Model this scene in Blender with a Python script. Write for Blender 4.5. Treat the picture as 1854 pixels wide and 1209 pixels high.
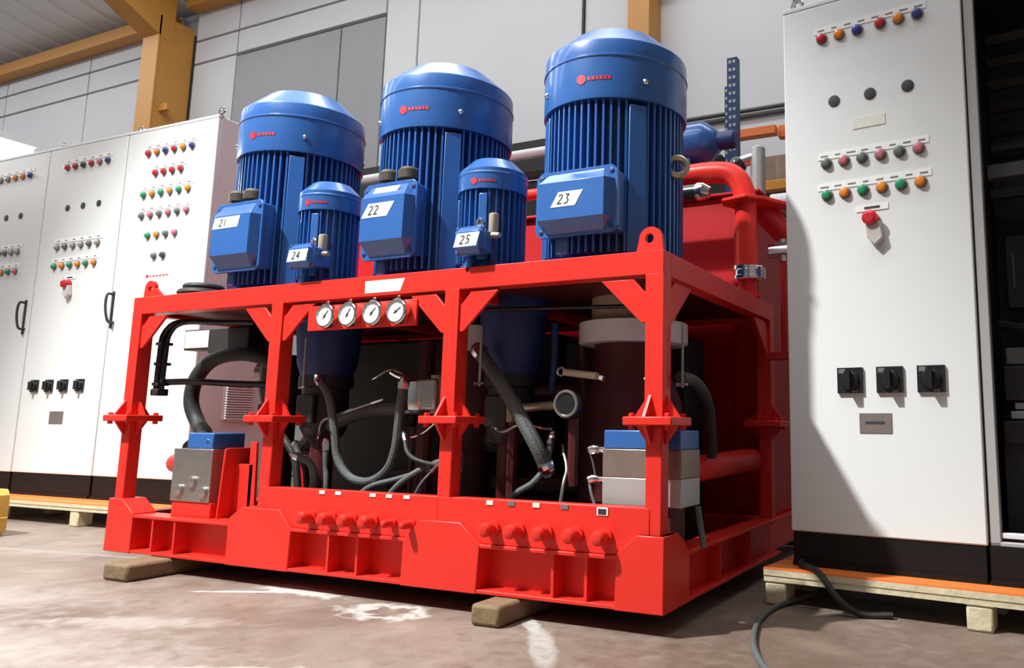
import bpy, bmesh, math, random
from mathutils import Vector, Matrix
random.seed(7)
for o in list(bpy.data.objects): bpy.data.objects.remove(o, do_unlink=True)
SC = bpy.context.scene
COL = SC.collection
PI = math.pi

# ------------------------------------------------------------------ camera
cd = bpy.data.cameras.new('camera'); cam = bpy.data.objects.new('camera', cd); COL.objects.link(cam)
F, PPX, PPY, YAW, PIT, ROL = 1426.2, 1183.74, 560.28, .4292, .1471, .0091
cd.sensor_fit = 'HORIZONTAL'; cd.sensor_width = 36; cd.lens = F / 1854 * 36
cd.shift_x = (927 - PPX) / 1854; cd.shift_y = (PPY - 604.5) / 1854
cd.clip_start = .05; cd.clip_end = 200
fw = Vector((-math.sin(YAW) * math.cos(PIT), math.cos(YAW) * math.cos(PIT), math.sin(PIT)))
rt = Vector((math.cos(YAW), math.sin(YAW), 0)); up = rt.cross(fw)
r2 = rt * math.cos(ROL) + up * math.sin(ROL); u2 = -rt * math.sin(ROL) + up * math.cos(ROL)
M = Matrix((r2, u2, -fw)).transposed().to_4x4(); M.translation = Vector((3.6975, -2.1968, .6101))
cam.matrix_world = M
SC.camera = cam

# ------------------------------------------------------------------ world, lamps, exposure
wd = bpy.data.worlds.new('world'); SC.world = wd; wd.use_nodes = True
bg = wd.node_tree.nodes['Background']; bg.inputs[0].default_value = (.86, .92, 1, 1); bg.inputs[1].default_value = .05
SC.view_settings.view_transform = 'Standard'; SC.view_settings.look = 'None'
SC.view_settings.exposure = 0.0; SC.view_settings.gamma = 1.0; SC.view_settings.use_curve_mapping = False

def spot(name, loc, tgt, power, ang, blend, radius, color):
    l = bpy.data.lights.new(name, 'SPOT'); l.energy = power; l.spot_size = math.radians(ang); l.spot_blend = blend
    l.shadow_soft_size = radius; l.color = color
    o = bpy.data.objects.new(name, l); COL.objects.link(o); o.location = loc
    o.rotation_euler = (Vector(tgt) - Vector(loc)).to_track_quat('-Z', 'Y').to_euler()
    return o
# the hall's flood lamp, high up up in front of the machine, left of the photographer
spot('flood_lamp_light', (-.75, -3.6, 7.1), (.46, -.76, 0), 5600, 59, .62, .13, (.98, 1, .99))
# unseen strips added along the roof as soft fill light
def area(name, loc, rot, sx, sy, power, color):
    l = bpy.data.lights.new(name, 'AREA'); l.shape = 'RECTANGLE'; l.size = sx; l.size_y = sy; l.energy = power; l.color = color
    o = bpy.data.objects.new(name, l); COL.objects.link(o); o.location = loc; o.rotation_euler = rot
    return o
FILL_STRIPS = [(-4.0, 2.2, 6.68), (-4.0, -1.4, 7.32), (-4.0, -5.0, 7.97)]
for i, p in enumerate(FILL_STRIPS): area('roof_fill_light', p, (0, 0, 0), 18, .9, (400, 400, 320)[i], (.93, .97, 1))

# ------------------------------------------------------------------ materials
MATS = {}
def mat(name, col, rough=.5, metal=0, var=.06, scale=8, bump=0, bscale=60, coat=0, emit=0, spec=.5, rv=.06):
    m = bpy.data.materials.new(name); m.use_nodes = True; nt = m.node_tree; n = nt.nodes; L = nt.links
    b = n['Principled BSDF']
    tc = n.new('ShaderNodeTexCoord'); nz = n.new('ShaderNodeTexNoise'); nz.inputs['Scale'].default_value = scale
    nz.inputs['Detail'].default_value = 5; L.new(tc.outputs['Object'], nz.inputs['Vector'])
    mx = n.new('ShaderNodeMix'); mx.data_type = 'RGBA'
    L.new(nz.outputs[0], mx.inputs[0])
    mx.inputs[6].default_value = tuple(max(0, c * (1 - var)) for c in col) + (1,)
    mx.inputs[7].default_value = tuple(min(1, c * (1 + var)) for c in col) + (1,)
    L.new(mx.outputs[2], b.inputs['Base Color'])
    mr = n.new('ShaderNodeMapRange'); mr.inputs[3].default_value = max(.02, rough - rv); mr.inputs[4].default_value = min(1, rough + rv)
    L.new(nz.outputs[0], mr.inputs[0]); L.new(mr.outputs[0], b.inputs['Roughness'])
    b.inputs['Metallic'].default_value = metal
    b.inputs['Specular IOR Level'].default_value = spec
    if coat: b.inputs['Coat Weight'].default_value = coat; b.inputs['Coat Roughness'].default_value = .12
    if bump:
        n2 = n.new('ShaderNodeTexNoise'); n2.inputs['Scale'].default_value = bscale; n2.inputs['Detail'].default_value = 4
        L.new(tc.outputs['Object'], n2.inputs['Vector'])
        bp = n.new('ShaderNodeBump'); bp.inputs['Strength'].default_value = bump; bp.inputs['Distance'].default_value = .01
        L.new(n2.outputs[0], bp.inputs['Height']); L.new(bp.outputs[0], b.inputs['Normal'])
    if emit:
        b.inputs['Emission Color'].default_value = tuple(col) + (1,); b.inputs['Emission Strength'].default_value = emit
    MATS[name] = m
    return m
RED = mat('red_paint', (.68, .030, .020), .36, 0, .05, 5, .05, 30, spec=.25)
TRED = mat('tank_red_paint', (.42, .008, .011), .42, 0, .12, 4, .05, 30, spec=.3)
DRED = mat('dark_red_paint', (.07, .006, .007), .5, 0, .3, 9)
BLUE = mat('blue_paint', (.028, .115, .36), .3, 0, .05, 6, .04, 40, coat=.35)
DBLUE = mat('pump_blue_paint', (.012, .035, .16), .5, 0, .2, 6)
WHITE = mat('cabinet_white', (.74, .745, .73), .42, 0, .015, 3)
CSIDE = mat('cabinet_side', (.66, .63, .64), .45, 0, .03, 3)
TRIM = mat('cabinet_trim', (.40, .39, .38), .45, 0, .04, 6)
BLACK = mat('black_plinth', (.010, .008, .008), .5, 0, .2, 8, spec=.2)
PLAS = mat('black_plastic', (.014, .014, .015), .28, 0, .1, 20)
RUB = mat('rubber_black', (.018, .018, .016), .62, 0, .3, 30, .2, 90)
HOSE = mat('hose_grey', (.085, .095, .092), .6, 0, .15, 25, .3, 140)
CHROME = mat('chrome', (.75, .75, .74), .16, 1, .05, 12)
STEEL = mat('machined_steel', (.40, .37, .34), .34, .85, .08, 14)
BSTEEL = mat('bronze_steel', (.30, .24, .20), .4, .7, .08, 14)
ALU = mat('grey_aluminium', (.47, .48, .46), .42, .5, .05, 10)
BRASS = mat('dull_brass', (.50, .44, .30), .38, .8, .12, 30)
TAN = mat('tan_paint', (.42, .34, .24), .5, 0, .1, 14)
GLAND = mat('dark_gland', (.075, .062, .048), .4, .2, .25, 40)
DIAL = mat('dial_white', (.88, .88, .86), .3, 0, .01, 6)
PLATE = mat('label_white', (.86, .86, .83), .45, 0, .02, 10)
TAPE = mat('label_cream', (.72, .71, .62), .5, 0, .04, 10)
INK = mat('ink_black', (.03, .03, .035), .6)
LOGO = mat('logo_red', (.48, .012, .025), .5)
NAMEP = mat('engraved_plate', (.28, .23, .21), .35, .5, .06, 40)
WOODG = mat('old_timber', (.185, .122, .062), .75, 0, .35, 16, .5, 30)
WOODP = mat('pale_pallet_wood', (.58, .50, .33), .7, 0, .18, 22, .4, 40)
ORANGE = mat('orange_paint_wood', (.80, .19, .035), .6, 0, .12, 12, .2, 30)
OCHRE = mat('ochre_steel_paint', (.50, .225, .04), .5, 0, .10, 3, .1, 20)
YEL = mat('yellow_paint', (.62, .38, .07), .55, 0, .15, 6, .2, 20)
CONC = mat('concrete_panel', (.56, .56, .57), .8, 0, .07, 1.6, .15, 14)
CONCW = mat('concrete_panel_white', (.64, .635, .64), .8, 0, .05, 1.3, .1, 14)
CONCD = mat('concrete_panel_grey', (.30, .30, .305), .8, 0, .10, 1.6, .15, 14)
ROOF = mat('roof_sheet', (.72, .73, .76), .6, 0, .05, 2)
CARD = mat('cardboard', (.40, .29, .20), .8, 0, .2, 9, .2, 20)
WPIPE = mat('white_pipe', (.72, .72, .72), .4)
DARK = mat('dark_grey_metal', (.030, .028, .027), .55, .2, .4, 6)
MIDG = mat('mid_grey_metal', (.17, .17, .165), .5, .3, .15, 8)
RIBM = mat('dull_rib_metal', (.075, .072, .068), .6, .2, .3, 6)
RACKB = mat('rack_blue', (.018, .055, .16), .45, .1, .1, 10)
GLASS = mat('clear_cover', (.55, .50, .48), .2, 0, .05)
LAMPW = mat('lamp_white', (1, 1, 1), .4, 0, 0, 4, emit=9)
BT = {'r': mat('lens_red', (.55, .02, .03), .25), 'o': mat('lens_orange', (.80, .25, .02), .25), 'b': mat('lens_blue', (.045, .05, .26), .25),
      'g': mat('lens_green', (.02, .28, .12), .25), 'k': mat('lens_grey', (.14, .16, .15), .25), 'p': mat('lens_pink', (.55, .17, .20), .25),
      'w': mat('lens_pale', (.36, .33, .32), .25), 'd': mat('lens_dark', (.05, .055, .06), .25)}

# floor: worn painted concrete with white spills and broad paler and darker patches
def floor_mat():
    m = bpy.data.materials.new('worn_concrete_floor'); m.use_nodes = True; nt = m.node_tree; n = nt.nodes; L = nt.links
    b = n['Principled BSDF']; tc = n.new('ShaderNodeTexCoord')
    def noise(sc, det=6, dist=0):
        q = n.new('ShaderNodeTexNoise'); q.inputs['Scale'].default_value = sc; q.inputs['Detail'].default_value = det
        q.inputs['Distortion'].default_value = dist; L.new(tc.outputs['Object'], q.inputs['Vector']); return q.outputs[0]
    def rng(x, a, b2, lo=0, hi=1):
        q = n.new('ShaderNodeMapRange'); q.inputs[1].default_value = a; q.inputs[2].default_value = b2
        q.inputs[3].default_value = lo; q.inputs[4].default_value = hi; L.new(x, q.inputs[0]); return q.outputs[0]
    def mix(f, a, c):
        q = n.new('ShaderNodeMix'); q.data_type = 'RGBA'; L.new(f, q.inputs[0])
        for k, v in ((6, a), (7, c)):
            if isinstance(v, tuple): q.inputs[k].default_value = v + (1,)
            else: L.new(v, q.inputs[k])
        return q.outputs[2]
    c = mix(rng(noise(1.3, 7, .6), .38, .62), (.145, .094, .068), (.23, .178, .142))
    c = mix(rng(noise(4.5, 8, .8), .52, .74, 0, .55), c, (.33, .27, .235))
    c = mix(rng(noise(9, 8, .4), .60, .75, 0, .6), c, (.11, .064, .046))
    c = mix(rng(noise(38, 4), .60, .75, 0, .35), c, (.28, .22, .185))
    def floor_patch(cx, cy, rot, sx, sy, col, k=.9, ring=None, amt=1.0, soft=.6):
        nonlocal c
        mp = n.new('ShaderNodeMapping'); mp.vector_type = 'TEXTURE'
        mp.inputs['Location'].default_value = (cx, cy, 0); mp.inputs['Rotation'].default_value = (0, 0, rot); mp.inputs['Scale'].default_value = (sx, sy, 1)
        L.new(tc.outputs['Object'], mp.inputs['Vector'])
        ln = n.new('ShaderNodeVectorMath'); ln.operation = 'LENGTH'; L.new(mp.outputs[0], ln.inputs[0])
        ad = n.new('ShaderNodeMath'); ad.operation = 'MULTIPLY_ADD'; L.new(noise(16, 5, .5), ad.inputs[0]); ad.inputs[1].default_value = k * 2
        L.new(ln.outputs['Value'], ad.inputs[2])
        f = rng(ad.outputs[0], k + .98, k + soft, 0, amt)
        if ring:
            g = rng(ad.outputs[0], k + ring + .12, k + ring - .12, 1, 0)
            q = n.new('ShaderNodeMath'); q.operation = 'MULTIPLY'; L.new(f, q.inputs[0]); L.new(g, q.inputs[1]); f = q.outputs[0]
        c = mix(f, c, col)
    W_ = (.52, .52, .48)
    floor_patch(1.27, 0.01, -.1, .26, .07, W_, .7, amt=.85)
    floor_patch(1.10, -.09, .45, .22, .018, W_, .5)
    floor_patch(1.78, -.10, .0, .20, .12, W_, .7, ring=.45, amt=.85)
    floor_patch(2.30, -.03, -.9, .13, .03, W_, .7, amt=.85)
    floor_patch(2.46, -.22, -.95, .26, .045, W_, .8, amt=.8)
    floor_patch(1.2, -.55, .4, .45, .08, (.36, .315, .28), .9, amt=.7, soft=.3)
    floor_patch(.3, -.6, .3, .9, .25, (.34, .29, .255), .8, amt=.7, soft=.1)
    floor_patch(1.9, -.75, .4, .30, .05, (.45, .39, .33), .9, amt=.7)
    floor_patch(.9, -1.0, .2, 1.3, .35, (.35, .30, .265), .8, amt=.8, soft=.1)
    floor_patch(3.25, -.15, -.2, 1.15, .85, (.110, .068, .047), .6, amt=.9, soft=.2)  # broad dark brown patch across the right-hand floor
    floor_patch(3.17, .12, -.4, .20, .07, (.20, .145, .11), .7, amt=.6, soft=.3)
    floor_patch(-.6, .1, .15, 1.3, .03, (.30, .27, .25), .7, amt=.5)
    L.new(c, b.inputs['Base Color'])
    L.new(rng(noise(6), .3, .7, .45, .75), b.inputs['Roughness'])
    bp = n.new('ShaderNodeBump'); bp.inputs['Strength'].default_value = .25; bp.inputs['Distance'].default_value = .01
    L.new(noise(26, 8), bp.inputs['Height']); L.new(bp.outputs[0], b.inputs['Normal'])
    return m

# ------------------------------------------------------------------ mesh helpers
def spline(pts, sub=8):
    P = [Vector(p) for p in pts]
    if len(P) < 3: return P
    Q = [P[0] * 2 - P[1]] + P + [P[-1] * 2 - P[-2]]; out = []
    for i in range(1, len(Q) - 2):
        a, b, c, d = Q[i - 1:i + 3]
        for k in range(sub):
            t = k / sub
            out.append(.5 * ((2 * b) + (c - a) * t + (2 * a - 5 * b + 4 * c - d) * t * t + (3 * b - a - 3 * c + d) * t ** 3))
    return out + [P[-1]]

class MB:
    def __init__(s): s.v = []; s.f = []; s.mi = []; s.cur = 0
    def add(s, vs, fs):
        o = len(s.v); s.v += [tuple(x) for x in vs]
        for f in fs: s.f.append(tuple(i + o for i in f)); s.mi.append(s.cur)
        return s
    def use(s, i): s.cur = i; return s
    def box(s, a, b):
        x0, y0, z0 = a; x1, y1, z1 = b
        return s.add([(x0,y0,z0),(x1,y0,z0),(x1,y1,z0),(x0,y1,z0),(x0,y0,z1),(x1,y0,z1),(x1,y1,z1),(x0,y1,z1)],
                     [(0,3,2,1),(4,5,6,7),(0,1,5,4),(1,2,6,5),(2,3,7,6),(3,0,4,7)])
    def prism(s, poly, ax, a, b):
        n = len(poly)
        def P(p, t): return (p[0], t, p[1]) if ax == 'y' else (t, p[0], p[1]) if ax == 'x' else (p[0], p[1], t)
        vs = [P(p, a) for p in poly] + [P(p, b) for p in poly]
        return s.add(vs, [tuple(range(n)), tuple(range(2 * n - 1, n - 1, -1))] + [(i, n + i, n + (i + 1) % n, (i + 1) % n) for i in range(n)])
    def sweep(s, path, rad, n=10, caps=True):
        P = [Vector(p) for p in path]; N = len(P)
        R = rad if isinstance(rad, (list, tuple)) else [rad] * N
        T = [(P[min(i + 1, N - 1)] - P[max(i - 1, 0)]).normalized() for i in range(N)]
        a = Vector((0, 0, 1)) if abs(T[0].z) < .9 else Vector((1, 0, 0))
        u = T[0].cross(a).normalized(); vs = []
        for i in range(N):
            u = (u - T[i] * u.dot(T[i])).normalized(); w = T[i].cross(u)
            for k in range(n):
                t = 2 * PI * k / n; vs.append(P[i] + (u * math.cos(t) + w * math.sin(t)) * R[i])
        fs = [(i*n+k, i*n+(k+1)%n, (i+1)*n+(k+1)%n, (i+1)*n+k) for i in range(N-1) for k in range(n)]
        if caps: fs += [tuple(range(n - 1, -1, -1)), tuple((N-1)*n + k for k in range(n))]
        return s.add(vs, fs)
    def cyl(s, p0, p1, r, r1=None, n=16): return s.sweep([p0, p1], [r, r if r1 is None else r1], n)
    def tube(s, pts, r, n=10, sub=8): return s.sweep(spline(pts, sub), r, n)
    def lathe(s, prof, n=32, o=(0, 0, 0), ax='z'):
        vs = []
        for r, z in prof:
            for k in range(n):
                t = 2 * PI * k / n; x, y = r * math.cos(t), r * math.sin(t)
                q = (x, y, z) if ax == 'z' else (z, x, y) if ax == 'x' else (x, -z, y)
                vs.append((o[0] + q[0], o[1] + q[1], o[2] + q[2]))
        m = len(prof)
        fs = [(i*n+k, i*n+(k+1)%n, (i+1)*n+(k+1)%n, (i+1)*n+k) for i in range(m-1) for k in range(n)]
        fs += [tuple(range(n - 1, -1, -1)), tuple((m-1)*n + k for k in range(n))]
        return s.add(vs, fs)
    def torus(s, c, nrm, R, r, n=20, k=8):
        nrm = Vector(nrm).normalized(); a = Vector((0, 0, 1)) if abs(nrm.z) < .9 else Vector((1, 0, 0))
        u = nrm.cross(a).normalized(); w = nrm.cross(u); c = Vector(c); vs = []
        for i in range(n):
            t = 2*PI*i/n; d = u*math.cos(t) + w*math.sin(t)
            for j in range(k):
                q = 2*PI*j/k; vs.append(c + d*(R + r*math.cos(q)) + nrm*r*math.sin(q))
        return s.add(vs, [(i*k+j, ((i+1)%n)*k+j, ((i+1)%n)*k+(j+1)%k, i*k+(j+1)%k) for i in range(n) for j in range(k)])
    def dome(s, c, r, sc=(1, 1, 1), n=14, m=8):
        prof = []
        for i in range(m + 1):
            t = -PI/2 + PI*i/m; prof.append((max(.0005, r*math.cos(t)), r*math.sin(t)))
        o = len(s.v); s.lathe(prof, n)
        for i in range(o, len(s.v)):
            x, y, z = s.v[i]; s.v[i] = (c[0]+x*sc[0], c[1]+y*sc[1], c[2]+z*sc[2])
        return s
    def mesh(s, name, mats):
        me = bpy.data.meshes.new(name); me.from_pydata(s.v, [], s.f)
        for m in (mats if isinstance(mats, (list, tuple)) else [mats]): me.materials.append(m)
        bm = bmesh.new(); bm.from_mesh(me); bmesh.ops.recalc_face_normals(bm, faces=bm.faces); bm.to_mesh(me); bm.free()
        me.polygons.foreach_set('material_index', s.mi); me.polygons.foreach_set('use_smooth', [True] * len(s.f))
        me.set_sharp_from_angle(angle=math.radians(28)); me.update()
        return me
OFF = {}
def place(o, parent):
    COL.objects.link(o)
    if parent is not None: o.parent = parent
    return o
def build(b, name, mats, parent=None, bev=0):
    if parent is not None:
        off = OFF.get(parent.name, (0, 0, 0))
        if off != (0, 0, 0): b.v = [(x-off[0], y-off[1], z-off[2]) for x, y, z in b.v]
    o = bpy.data.objects.new(name, b.mesh(name, mats)); place(o, parent)
    if parent is not None: OFF[o.name] = (0, 0, 0) if OFF.get(parent.name, (0,0,0)) == (0,0,0) else OFF[parent.name]
    if bev:
        m = o.modifiers.new('edge', 'BEVEL'); m.width = bev; m.segments = 2; m.limit_method = 'ANGLE'; m.angle_limit = math.radians(40)
    return o
def clone(src, parent, loc=None, rotz=None):
    o = src.copy(); place(o, parent)
    if loc is not None: o.location = loc
    if rotz is not None: o.rotation_euler = (0, 0, rotz)
    return o
def tag(o, label, cat, group=None):
    o['label'] = label; o['category'] = cat
    if group: o['group'] = group
    return o
def thing(name, label, cat, loc=(0, 0, 0), rotz=0, local=False, group=None):
    o = bpy.data.objects.new(name, None); COL.objects.link(o); o.empty_display_size = .05
    o.location = loc; o.rotation_euler = (0, 0, rotz); tag(o, label, cat, group)
    OFF[o.name] = (0, 0, 0) if local else tuple(loc)
    return o
def solo(b, name, mats, label, cat, base=None, group=None, bev=0):
    # one-mesh thing; its origin is put at its base
    if base is None:
        xs, ys, zs = zip(*b.v); base = ((min(xs)+max(xs))/2, (min(ys)+max(ys))/2, min(zs))
    b.v = [(x-base[0], y-base[1], z-base[2]) for x, y, z in b.v]
    o = bpy.data.objects.new(name, b.mesh(name, mats)); COL.objects.link(o); o.location = base
    if bev:
        m = o.modifiers.new('edge', 'BEVEL'); m.width = bev; m.segments = 2; m.limit_method = 'ANGLE'; m.angle_limit = math.radians(40)
    return tag(o, label, cat, group)
def struct(b, name, mats, parent=None, bev=0):
    o = build(b, name, mats, parent, bev)
    if parent is None: o['kind'] = 'structure'
    return o
STROKES = {'1': [[(.5, 0), (.5, 1)]], '2': [[(.05, .85), (.5, 1), (.85, .85), (.75, .6), (.1, 0), (.95, .05)]],
           '3': [[(.1, .95), (.8, 1), (.45, .58), (.85, .4), (.75, .05), (.1, 0)]], '4': [[(.65, 0), (.65, 1), (.05, .3), (.95, .35)]],
           '5': [[(.9, 1), (.25, .95), (.2, .55), (.75, .55), (.8, .15), (.1, 0)]]}
def digits(b, txt, x, z, h, y, skew=.25, th=.13):
    # pen strokes lying on a face that looks towards -y
    for i, ch in enumerate(txt):
        x0 = x + i * h * .8
        for st in STROKES[ch]:
            P = [(x0 + p[0]*h*.6 + p[1]*h*skew, z + p[1]*h) for p in st]
            for (ax, az), (bx, bz) in zip(P, P[1:]):
                d = math.hypot(bx-ax, bz-az) or 1; nx, nz = -(bz-az)/d*h*th/2, (bx-ax)/d*h*th/2
                b.prism([(ax+nx, az+nz), (bx+nx, bz+nz), (bx-nx, bz-nz), (ax-nx, az-nz)], 'y', y - .0008, y)
    return b

# ================================================================== SETTING
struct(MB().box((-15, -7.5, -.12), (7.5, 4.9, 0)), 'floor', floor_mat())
wall = struct(MB().box((-15, 4.56, 0), (7.5, 4.8, 6.3)), 'wall_back', CONCD)
def panels(xs, zs, m):
    for a, b in zip(xs, xs[1:]):
        for c, d in zip(zs, zs[1:]):
            build(MB().box((a + .012, 4.5, c + .014), (b - .012, 4.57, d - .014)), 'concrete_panel', m, wall, bev=.008)
panels([-15, -13.2, -11, -8.8, -6.75], [0, 3.47, 5.49, 5.83, 6.3], CONC)
panels([-6.4, -5.54], [0, 3.47, 5.49, 5.83, 6.3], CONC)
panels([-5.54, -3.66, -2.935], [0, 5.47], CONCD)
panels([-5.54, -2.935], [5.49, 5.83, 6.3], CONC)
panels([-2.935, -2.43, -.2, 2.03, 4.26, 6.5], [0, 3.47, 6.3], CONCW)
ceil = struct(MB().prism([(4.9, 6.34), (-7.5, 8.55), (-7.5, 8.65), (4.9, 6.44)], 'x', -15, 7.5), 'ceiling', ROOF)
rib = None
for i in range(29):
    x = -14.6 + i * .5
    if rib is None:
        rib = build(MB().prism([(4.5, 6.375), (-7.4, 8.495), (-7.4, 8.555), (4.5, 6.435)], 'x', -.03, .03), 'roof_rib', ROOF, ceil); rib.location.x = x
    else: clone(rib, ceil, (x, 0, 0))
SHEET = mat('fill_strip_sheet', (.85, .9, .95), .5)
for i, p in enumerate(FILL_STRIPS): struct(MB().box((p[0] - 9, p[1] - .45, p[2] + .02), (p[0] + 9, p[1] + .45, p[2] + .06)), 'fill_sheet_%d' % (i + 1), SHEET)  # white sheets added above the unseen fill strips
struct(MB().box((-15.2, -7.5, 0), (-15, 4.9, 8.6)), 'wall_left', CONC)
struct(MB().box((7.5, -7.5, 0), (7.7, 4.9, 8.6)), 'wall_right', CONCD)
struct(MB().box((-15.2, -7.7, 0), (7.7, -7.5, 8.7)), 'wall_front', CONCD)
struct(MB().box((-15, 4.3, 6.08), (-6.76, 4.49, 6.26)), 'trim_1', OCHRE, bev=.006)
struct(MB().box((-6.38, 4.3, 6.24), (-2.2, 4.49, 6.40)), 'trim_2', OCHRE, bev=.006)

def isteel(name, label, x0, x1, y0, y1, z1, flange=.05):
    t = thing(name, label, 'column', ((x0+x1)/2, (y0+y1)/2, 0))
    build(MB().box((x0, y0, 0), (x1, y0 + .03, z1)), 'front_flange', OCHRE, t, bev=.004)
    build(MB().box((x0 + .02, y0 + .03, 0), (x1 - .006, y1, z1)), 'web_casing', OCHRE, t, bev=.004)
    build(MB().box((x1 - .006, y0 + .1, z1*.78), (x1 + .16, y0 + .16, z1*.78 + .09)), 'bracket', OCHRE, t)
    build(MB().box((x0 - .06, y0 - .06, 0), (x1 + .06, y1, .03)), 'base_plate', OCHRE, t)
    return t
isteel('steel_column', 'large ochre steel column rising behind the left cabinets', -6.75, -6.42, 4.0, 4.49, 6.0)
isteel('steel_column', 'ochre steel column on the wall above the tallest motor', .46, .69, 4.2, 4.49, 6.3)
t = thing('roof_rafter', 'ochre steel roof rafter springing from the left column', 'rafter', (-6.58, 4.0, 5.8))
build(MB().prism([(4.2, 5.66), (2.8, 6.33), (-3.5, 7.42), (-3.5, 7.76), (4.2, 6.40)], 'x', -6.62, -6.42), 'web', OCHRE, t)
build(MB().prism([(4.2, 5.63), (2.8, 6.30), (-3.5, 7.39), (-3.5, 7.42), (2.8, 6.33), (4.2, 5.66)], 'x', -6.75, -6.42), 'bottom_flange', OCHRE, t)
t = thing('strip_lamp', 'bright strip lamp glowing above the leftmost cabinets', 'lamp', (-5.6, 1.2, 3.2))
build(MB().box((-6.2, -.6, 3.19), (-4.9, 2.0, 3.25)), 'diffuser', LAMPW, t)
build(MB().box((-6.22, -.62, 3.25), (-4.88, 2.02, 3.32)), 'housing', WPIPE, t)
for x in (-6.0, -5.1): build(MB().cyl((x, .7, 3.32), (x, .7, 7.05), .008, n=6), 'hanger', MIDG, t)
t = thing('wall_conduit', 'pair of thin grey conduits running along the back wall', 'conduit', (0, 4.48, 3.5))
build(MB().cyl((-5.4, 4.48, 3.53), (7, 4.48, 3.51), .018, n=8), 'conduit', MIDG, t)
build(MB().cyl((-5.4, 4.47, 3.46), (7, 4.47, 3.47), .022, n=8), 'conduit', MIDG, t)
solo(MB().cyl((-.2, 4.485, 3.6), (-.2, 4.485, 6.2), .016, n=8), 'vertical_conduit', DARK, 'thin dark vertical conduit on the white wall panels', 'conduit')

# ================================================================== CABINETS
def button_mesh(key):
    b = MB().lathe([(.022, 0), (.022, .006), (.018, .007)], 14, ax='y')
    b.use(1).lathe([(.0175, .006), (.0175, .016), (.013, .022), (.004, .024)], 14, ax='y')
    return b.mesh('push_button', [MIDG, BT[key]])
BM = {k: button_mesh(k) for k in BT}
def put(me, name, parent, loc, sc=1):
    o = bpy.data.objects.new(name, me); place(o, parent); o.location = loc; o.scale = (sc,) * 3; return o
HOLE = MB().lathe([(.022, 0), (.022, .004), (.016, .005)], 14, ax='y').mesh('panel_plug', DARK)
def switch_mesh():
    b = MB().box((-.046, -.012, -.046), (.046, 0, .046))
    b.lathe([(.034, .012), (.034, .022), (.028, .026)], 18, ax='y')
    b.box((-.010, -.048, -.032), (.010, -.024, .032))
    b.use(1).box((-.040, -.0128, .026), (-.016, -.012, .042)).box((.008, -.0128, -.044), (.030, -.012, -.036))
    return b.mesh('rotary_switch', [PLAS, MIDG])
SWM = switch_mesh()
def strip(parent, x0, x1, z0, z1, m=PLATE, marks=0, name='label_strip'):
    b = MB().box((x0, -.0025, z0), (x1, 0, z1))
    b.use(1); r = random.Random(int(abs(x0) * 1000 + z0 * 77))
    for i in range(marks):
        xm = x0 + (x1 - x0) * (i + .5) / marks; w = r.uniform(.009, .017)
        b.box((xm - w, -.0032, (z0 + z1)/2 - .0035), (xm + w, -.0025, (z0 + z1)/2 + .0025))
    return build(b, name, [m, MIDG], parent)
def estop(parent, x, z):
    build(MB().box((x - .058, -.003, z + .034), (x + .058, 0, z + .056)).use(1).box((x - .028, -.0038, z + .041), (x + .028, -.003, z + .05)), 'label_strip', [PLATE, INK], parent)
    b = MB().lathe([(.026, 0), (.026, .012), (.014, .014), (.014, .03), (.027, .034), (.027, .044), (.016, .05)], 18, (x, 0, z), 'y')
    build(b, 'emergency_stop', BT['r'], parent)
    b = MB().prism([(x - .02, z - .02), (x + .03, z - .01), (x + .042, z - .075), (x + .012, z - .1), (x - .014, z - .07)], 'y', -.03, -.002)
    build(b, 'hinged_shroud', GLASS, parent, bev=.004)
def handle(parent, x, z, tilt=0):
    b = MB().tube([(x, -.002, z + .09), (x - .004, -.04, z + .085), (x - .006 + tilt, -.05, z), (x + .002 + 2*tilt, -.04, z - .085), (x + 2*tilt, -.002, z - .09)], .008, 8, 6)
    b.box((x - .009, -.006, z - .125), (x + .009, 0, z + .11))
    build(b, 'door_handle', DARK, parent)
def lift_eye(parent, x, y, z):
    build(MB().torus((x, y, z + .035), (0, 1, 0), .021, .008, 14, 6).cyl((x, y, z), (x, y, z + .016), .014, n=10), 'lifting_eye', CHROME, parent)
def cabinet(label, loc, rz, x0, x1, z0, z1, zp, dep, rows, group=None):
    t = thing('control_cabinet', label, 'control cabinet', loc, rz, local=True, group=group)
    build(MB().box((x0 + .004, .024, z0 + .004), (x1 - .004, dep, z1)), 'body', CSIDE, t, bev=.006)
    build(MB().box((x0 + .01, .005, zp), (x1 - .01, dep - .02, z0 + .004)), 'plinth', BLACK, t)
    build(MB().box((x0 + .01, -.004, zp), (x1 - .01, .006, zp + .018)), 'plinth_flange', BLACK, t)
    build(MB().box((x0 + .002, 0.0, z1 - .012), (x1 - .002, .03, z1 + .006)), 'rain_strip', WHITE, t, bev=.003)
    d = build(MB().box((x0 + .003, 0, z0), (x1 - .003, .022, z1 - .014)), 'door', WHITE, t, bev=.005)
    for keys, xa, xb, z, lab in rows:
        n = len(keys)
        for i, k in enumerate(keys):
            x = xa + (xb - xa) * i / max(1, n - 1)
            if k == 'h': put(HOLE, 'panel_plug', d, (x, 0, z))
            elif k != ' ': put(BM[k], 'push_button', d, (x, 0, z))
        if lab: strip(d, xa - .038, xb + .042, z + lab, z + lab + .028, PLATE, n)
    return t, d
LL, LR = (-.7001, .903, 0), .024
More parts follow.
